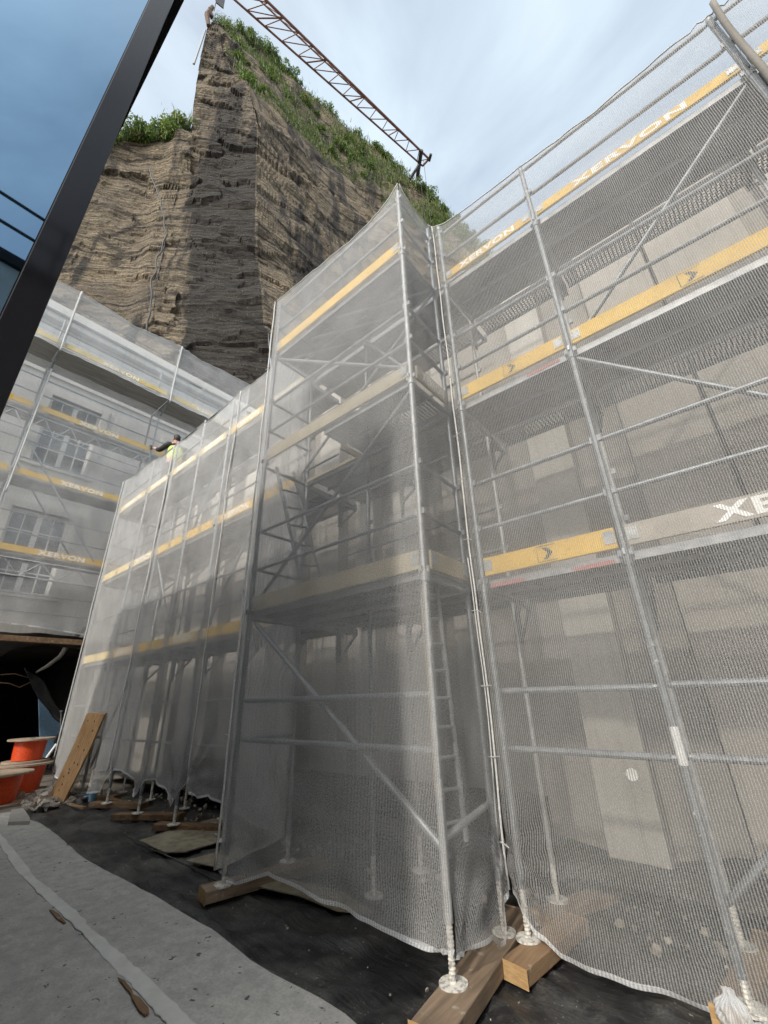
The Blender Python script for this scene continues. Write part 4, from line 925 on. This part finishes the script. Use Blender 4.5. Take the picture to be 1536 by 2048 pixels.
B_ = [A[-1]]+[Vector((A[-1].x*(1-t)+(-6)*t, A[-1].y*(1-t)+38*t, -1)) for t in [k/11 for k in range(1, 12)]]
# left column of the right face follows the arete; blend it in near u = 0
def right_face(u, v):
    base_ = at_frac(E_, u).lerp(at_frac(B_, u), v)
    k0 = KA; ar = at_frac(A, k0+(1-k0)*(v**.62)); st = at_frac(E_, 0).lerp(at_frac(B_, 0), v)
    return base_+(ar-st)*max(0, 1-u*1.6)**1.2
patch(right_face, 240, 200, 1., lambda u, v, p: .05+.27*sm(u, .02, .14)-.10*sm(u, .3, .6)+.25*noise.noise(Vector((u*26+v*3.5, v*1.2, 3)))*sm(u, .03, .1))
def slope(u, v):
    p = at_frac(T, u).lerp(at_frac(E_, u), v)
    return p+Vector((0, 0, -.5*sin(pi*v)))+(at_frac(A, KA*v)-at_frac(T, 0).lerp(at_frac(E_, 0), v))*max(0, 1-u*6)
patch(slope, 120, 26, 1.)
back = Vector((-14, 9, 3))
patch(lambda u, v: at_frac(T, u)+Vector((-16, 14, 2))*v, 60, 14, .6)
patch(lambda u, v: at_frac(Fp, u*.9)+Vector((-14, 9, 1))*v, 60, 20, .8)
LT = [pd(60, 300, 31), pd(150, 292, 29.8), pd(235, 283, 28.6), pd(290, 292, 27.6), pd(330, 288, 26.8), pd(352, 262, 26.2), pd(379, 262, 25.8)]
LBt = [ground_pt(pd(-60, 760, 29)), ground_pt(pd(40, 760, 27.6)), ground_pt(pd(120, 760, 26.3)), ground_pt(pd(190, 760, 25)), ground_pt(pd(240, 760, 24)), ground_pt(pd(275, 760, 23.2)), ground_pt(pd(294, 760, 22.9))]
def left_face(u, v):
    p = at_frac(LT, u).lerp(at_frac(LBt, u), v)
    k = max(0, 1-(1-u)*2.4); cr = at_frac(Fp, KF+(1-KF)*v); st = at_frac(LT, 1).lerp(at_frac(LBt, 1), v)
    return p+(cr-st)*k*k
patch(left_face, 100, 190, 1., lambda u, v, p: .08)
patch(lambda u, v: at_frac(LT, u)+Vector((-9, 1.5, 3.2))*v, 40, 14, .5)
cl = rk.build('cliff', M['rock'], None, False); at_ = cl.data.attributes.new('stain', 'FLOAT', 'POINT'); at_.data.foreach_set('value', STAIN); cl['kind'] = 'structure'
# cable running down the crevice
pts = resamp([pd(298, 335, 24.9), pd(318, 390, 24.4), pd(326, 430, 24.0), pd(333, 470, 23.5), pd(318, 510, 23.2), pd(304, 560, 22.8), pd(300, 610, 22.5), pd(292, 665, 22.3)], .4)
tag(MB().path([p+Vector((.15*noise.noise(p*.8), .15*noise.noise(p*.8+Vector((4, 4, 4))), 0)) for p in pts], .05, 5).build('drain_hose', M['crane_dark'], None, True), 'dark hose hanging down the crevice of the rock cliff', 'hose')
# vegetation
rg = random.Random(5)
def blade(mb, p, h, w_, lean_, m=0):
    a = rg.uniform(0, 2*pi); d = Vector((cos(a), sin(a), 0)); t = Vector((-d.y, d.x, 0))*w_
    q = p+d*lean_*h*.4+Vector((0, 0, h*.6)); e = p+d*lean_*h+Vector((0, 0, h))
    mb.add([p-t, p+t, q+t*.7, q-t*.7, e], [(0, 1, 2, 3), (3, 2, 4)], m)
gm = MB()
def grow(line_fn, n_, spread, hmin, hmax, m_=None):
    for _ in range(n_):
        u = rg.random(); p = line_fn(u); p = p+Vector((rg.gauss(0, spread), rg.gauss(0, spread), rg.uniform(-.25, .15)))
        k = .5+.5*noise.noise(p*.5); h = rg.uniform(hmin, hmax)*(.5+k)
        blade(gm, p, h, rg.uniform(.02, .05), rg.uniform(.1, .8), 0 if rg.random() < .7 else 1)
grow(lambda u: at_frac(T, u*.86), 5200, .35, .3, .8)
grow(lambda u: at_frac(LT, .25+.75*u)+Vector((0, 0, .1)), 2200, .5, .35, .9)
def on_slope(u):
    v = rg.random()**1.35; uu = .03+.83*u; p = slope(uu, v)
    while noise.noise(p*.28+Vector((9, 2, 1))) < -.2: uu = rg.uniform(.03, .86); v = rg.random(); p = slope(uu, v)
    return p
grow(on_slope, 26000, .3, .35, .9)
gr_o = gm.build('cliff_grass', [M['grass'], M['leaf_lite']]); gr_o['kind'] = 'stuff'
def bush(p, rx, rz, label, group, n_=650, m='leaf'):
    t = thing('shrub', label, 'shrub', p, group); mb = MB(); st = MB()
    lobes = [(Vector((rg.gauss(0, rx*.5), rg.gauss(0, rx*.5), rz*rg.uniform(.2, .9))), rg.uniform(.35, .6)*rx) for _ in range(9)]
    for c, r_ in lobes: st.path([p, p+c*.5+Vector((rg.gauss(0, .05), 0, 0)), p+c], [.05, .035, .015], 5)
    for _ in range(n_):
        c, r_ = rg.choice(lobes); d = Vector((rg.gauss(0, 1), rg.gauss(0, 1), rg.gauss(0, 1))).normalized()
        q = p+c+d*r_*(rg.random()**.4)*1.25; s = rg.uniform(.07, .16)
        a = Vector((rg.gauss(0, 1), rg.gauss(0, 1), rg.gauss(0, .6))).normalized(); b = a.orthogonal().normalized()
        mb.add([q-a*s, q+b*s*.5, q+a*s, q-b*s*.5], [(0, 1, 2, 3)], 0 if rg.random() < .7 else 1)
    mb.build('foliage', [M[m], M['leaf_lite']], t); st.build('stems', M['bark'], t)
for i in range(64):
    u = .04+.82*(i+rg.uniform(-.3, .3))/64; v = rg.choice((0, 0, .1, .25, .5, .8)); p = slope(u, v)
    bush(p, rg.uniform(.5, 1.0), rg.uniform(.7, 1.5), 'leafy green shrub growing on the grassy upper edge of the rock cliff', 'shrubs on the cliff slope')
for i in range(14):
    u = .25+.70*i/14; p = at_frac(LT, u)+Vector((rg.gauss(0, .4), rg.gauss(0, .3), .1))
    bush(p, rg.uniform(.6, 1.0), rg.uniform(.9, 1.7), 'bushy green shrub on the lower rock ledge left of the spur', 'shrubs on the lower ledge', 800, 'leaf_lite' if i % 3 == 0 else 'leaf')
# post, sign and hanging rail at the summit
t = px
tag(MB().path([pd(417, 52, 27.2), pd(414, 30, 27.2), pd(425, 14, 27.2)], [.22, .28, .2], 7).box(pd(421, 26, 27.1), (.35, .3, 1.1), Matrix.Rotation(.4, 3, 'X')).build('rusty_post', M['rust']), 'rusty brown post stump on the very top of the rock spur', 'post')
sg = thing('summit_sign', 'small dark sign board above the top of the rock spur', 'sign', pd(440, 5, 27))
mb = MB(); q = [pd(428, -14, 27), pd(452, -14, 27), pd(447, 16, 27), pd(432, 4, 27)]
mb.add(q+[p+Vector((-.1, .05, 0)) for p in q], [(0, 1, 2, 3), (7, 6, 5, 4), (0, 4, 5, 1), (1, 5, 6, 2), (2, 6, 7, 3), (3, 7, 4, 0)]); mb.build('board', M['crane_dark'], sg)
MB().tube(pd(428, 22, 27.1), pd(432, 4, 27.1), .05, 6).build('post', M['rust'], sg)
tag(MB().tube(pd(411, 60, 26.9), pd(388, 128, 26.2), .09, 6).tube(pd(409, 60, 27.1), pd(386, 128, 26.4), .05, 6).build('steel_rail', M['steel']), 'grey steel rail hanging over the left edge of the rock summit', 'rail')

# ------------------------------------------------------------------ crane jib overhead
ZC = 36
cr = thing('tower_crane', 'red brown lattice crane jib reaching over the rock cliff', 'crane', px(655, 160, 'Z', ZC))
u0, u1 = px(470, -60, 'Z', ZC), px(858, 318, 'Z', ZC); l0, l1 = px(395, -66, 'Z', ZC), px(845, 332, 'Z', ZC)
L0 = l0; 
jb = MB().tube(u0, u1, .072, 8).tube(l0, l1, .058, 8)
up = Vector((0, 0, .9)); t0, t1 = (u0+l0)/2+up, (u1+l1)/2+up
jb.tube(t0, t1, .045, 6)
N_ = 15
for k in range(N_):
    a, b, m_ = k/N_, (k+1)/N_, (k+.5)/N_
    jb.tube(u0.lerp(u1, a), l0.lerp(l1, m_), .027, 5).tube(l0.lerp(l1, m_), u0.lerp(u1, b), .027, 5)
    jb.tube(u0.lerp(u1, a), t0.lerp(t1, m_), .025, 5).tube(t0.lerp(t1, m_), u0.lerp(u1, b), .025, 5)
    if k % 3 == 0: jb.tube(u0.lerp(u1, a), l0.lerp(l1, a), .04, 5)
jb.tube(u1, l1, .07, 6)
jb.build('jib', M['crane'], cr)
tr_ = MB().tube(px(843, 300, 'Z', ZC), px(835, 352, 'Z', ZC), .13, 8).tube(px(858, 322, 'Z', ZC), px(862, 308, 'Z', ZC), .10, 8).tube(px(838, 330, 'Z', ZC-.3), px(820, 358, 'Z', ZC-1.0), .10, 8)
tr_.build('trolley', M['crane_dark'], cr)
pp = px(838, 330, 'Z', ZC)
MB().tube(pp, pp+Vector((0, 0, -7)), .014, 5).tube(pp+Vector((.4, 0, 0)), pp+Vector((.4, 0, -7)), .014, 5).tube(pp+Vector((.2, 0, -7)), pp+Vector((.2, 0, -7.6)), .12, 8, .03).build('hoist_rope', M['crane_dark'], cr)

# ------------------------------------------------------------------ the worker
def skin_body(name, pts, edges, mat, parent, root=0, sub=2):
    me = bpy.data.meshes.new(name); o0 = base(parent); me.from_pydata([Vector(p[:3])-o0 for p in pts], edges, [])
    o = bpy.data.objects.new(name, me); COL.objects.link(o)
    sk = o.modifiers.new('skin', 'SKIN'); 
    for i, p in enumerate(pts): me.skin_vertices[0].data[i].radius = (p[3], p[4] if len(p) > 4 else p[3])
    me.skin_vertices[0].data[root].use_root = True
    s_ = o.modifiers.new('sub', 'SUBSURF'); s_.levels = sub; s_.render_levels = sub
    bpy.context.view_layer.update(); dg = bpy.context.evaluated_depsgraph_get(); nm = bpy.data.meshes.new_from_object(o.evaluated_get(dg))
    bpy.data.objects.remove(o); nm.name = name; nm.materials.clear(); nm.materials.append(mat)
    nm.polygons.foreach_set('use_smooth', [True]*len(nm.polygons))
    o = bpy.data.objects.new(name, nm); COL.objects.link(o); o.parent = parent; ORG[o.name] = o0; return o
M['skin'] = flat_mix('skin', (.40, .21, .15), (.50, .28, .20), 9, .55)
M['hair'] = flat_mix('dark_hair', (.010, .008, .007), (.03, .022, .018), 40, .6)
M['vest'] = flat_mix('hi_vis_vest', (.50, .62, .10), (.62, .72, .18), 6, .7)
M['jacket'] = flat_mix('black_jacket', (.012, .012, .014), (.03, .03, .033), 8, .8)
M['trouser'] = flat_mix('work_trousers', (.05, .055, .065), (.09, .095, .11), 8, .85)
M['glove'] = flat_mix('black_glove', (.015, .015, .015), (.035, .035, .035), 20, .7)
P0 = Vector((-9.72, 3.62, LV[2]))
wk = thing('person', 'worker in a black jacket and yellow high-visibility vest reaching out over the net', 'person', P0)
W = lambda x, y, z, *r: (P0.x+x, P0.y+y, P0.z+z, *r)   # facing -x
body = skin_body('body', [W(0, 0, .95, .15, .12), W(-.02, 0, 1.15, .15, .12), W(-.05, 0, 1.35, .17, .12), W(-.07, 0, 1.47, .10), W(-.09, 0, 1.53, .055), W(-.11, 0, 1.60, .075), W(-.115, 0, 1.70, .088),
    W(-.06, -.19, 1.42, .065), W(-.22, -.30, 1.26, .048), W(-.52, -.36, 1.42, .037), W(-.06, .19, 1.42, .065), W(-.10, .28, 1.14, .048), W(-.32, .24, 1.05, .037),
    W(0, -.10, .85, .095), W(-.04, -.11, .48, .065), W(0, -.11, .09, .045), W(-.14, -.11, .05, .04), W(0, .10, .85, .095), W(.06, .12, .48, .065), W(.10, .12, .09, .045), W(-.04, .12, .05, .04)],
    [(0, 1), (1, 2), (2, 3), (3, 4), (4, 5), (5, 6), (3, 7), (7, 8), (8, 9), (3, 10), (10, 11), (11, 12), (0, 13), (13, 14), (14, 15), (15, 16), (0, 17), (17, 18), (18, 19), (19, 20)], M['skin'], wk)
skin_body('jacket', [W(0, 0, .92, .175, .14), W(-.02, 0, 1.15, .175, .14), W(-.05, 0, 1.35, .19, .145), W(-.07, 0, 1.46, .11), W(-.08, 0, 1.51, .07), W(-.06, -.19, 1.42, .082), W(-.22, -.30, 1.26, .065), W(-.34, -.33, 1.32, .055), W(-.06, .19, 1.42, .082), W(-.10, .28, 1.14, .065), W(-.30, .245, 1.06, .052)],
    [(0, 1), (1, 2), (2, 3), (3, 4), (3, 5), (5, 6), (6, 7), (3, 8), (8, 9), (9, 10)], M['jacket'], wk)
skin_body('vest', [W(0, 0, .88, .19, .155), W(-.02, 0, 1.12, .19, .155), W(-.05, 0, 1.33, .205, .16), W(-.065, 0, 1.44, .13, .10)], [(0, 1), (1, 2), (2, 3)], M['vest'], wk, 0, 2)
skin_body('trousers', [W(0, 0, .93, .165, .13), W(0, -.10, .82, .115), W(-.04, -.11, .48, .085), W(0, -.11, .12, .065), W(0, .10, .82, .115), W(.06, .12, .48, .085), W(.10, .12, .12, .065)], [(0, 1), (1, 2), (2, 3), (0, 4), (4, 5), (5, 6)], M['trouser'], wk)
hd = Vector(W(-.115, 0, 1.68))
def ell(mb, c, r, n=16, m_=10, cut=None):
    vs = []; fs = []
    for j in range(m_+1):
        th = pi*j/m_
        for i in range(n): vs.append(Vector(c)+Vector((r[0]*sin(th)*cos(2*pi*i/n), r[1]*sin(th)*sin(2*pi*i/n), r[2]*cos(th))))
    for j in range(m_):
        for i in range(n):
            f = (j*n+i, j*n+(i+1) % n, (j+1)*n+(i+1) % n, (j+1)*n+i)
            if cut is None or cut(sum((vs[k] for k in f), Vector())/4-Vector(c)): fs.append(f)
    mb.add(vs, fs)
fc = MB(); ell(fc, hd+Vector((-.012, 0, 0)), (.100, .078, .118)); ell(fc, hd+Vector((-.112, 0, -.012)), (.022, .014, .028)); ell(fc, hd+Vector((-.05, 0, -.085)), (.055, .05, .045))
for s in (-1, 1): ell(fc, hd+Vector((.0, s*.08, -.01)), (.024, .012, .034))
fc.build('head', M['skin'], wk, True)
hr = MB(); ell(hr, hd+Vector((.006, 0, .012)), (.108, .088, .125), cut=lambda d: d.z > .045-.0 or (d.x > .012 and d.z > -.06)); ell(hr, hd+Vector((-.048, 0, -.092)), (.062, .057, .045), cut=lambda d: d.x < .03)
hr.build('hair', M['hair'], wk, True)
ey = MB()
for s in (-1, 1): ell(ey, hd+Vector((-.098, s*.032, .018)), (.012, .012, .009), 8, 6); ell(ey, hd+Vector((-.102, s*.032, .038)), (.010, .020, .006), 8, 6)
ey.build('eyes', M['hair'], wk, True)
def hand(w0, dirv, side, parent):
    dirv = Vector(dirv).normalized(); sd = Vector(side).normalized(); dn = dirv.cross(sd)
    pts = []; ed = []
    def ap(p, r): pts.append((*p, r)); return len(pts)-1
    w0 = Vector(w0); a = ap(w0, .030); b = ap(w0+dirv*.05, .036); ed.append((a, b))
    for k, (o_, ln) in enumerate(((-.033, .072), (-.011, .082), (.011, .078), (.033, .062))):
        c = ap(w0+dirv*.095+sd*o_, .0115); d1 = ap(w0+dirv*(.095+ln*.5)+sd*o_*1.5+dn*.008, .0095); d2 = ap(w0+dirv*(.095+ln)+sd*o_*1.8+dn*.022, .0085); ed += [(b, c), (c, d1), (d1, d2)]
    c = ap(w0+dirv*.05+sd*-.05+dn*.015, .012); d1 = ap(w0+dirv*.095+sd*-.075+dn*.02, .010); ed += [(b, c), (c, d1)]
    skin_body('glove', pts, ed, M['glove'], parent, 1, 1)
hand(W(-.52, -.36, 1.42), (-1, -.15, .45), (.1, .2, -1), wk); hand(W(-.32, .24, 1.05), (-1, -.1, -.1), (0, 1, .1), wk)
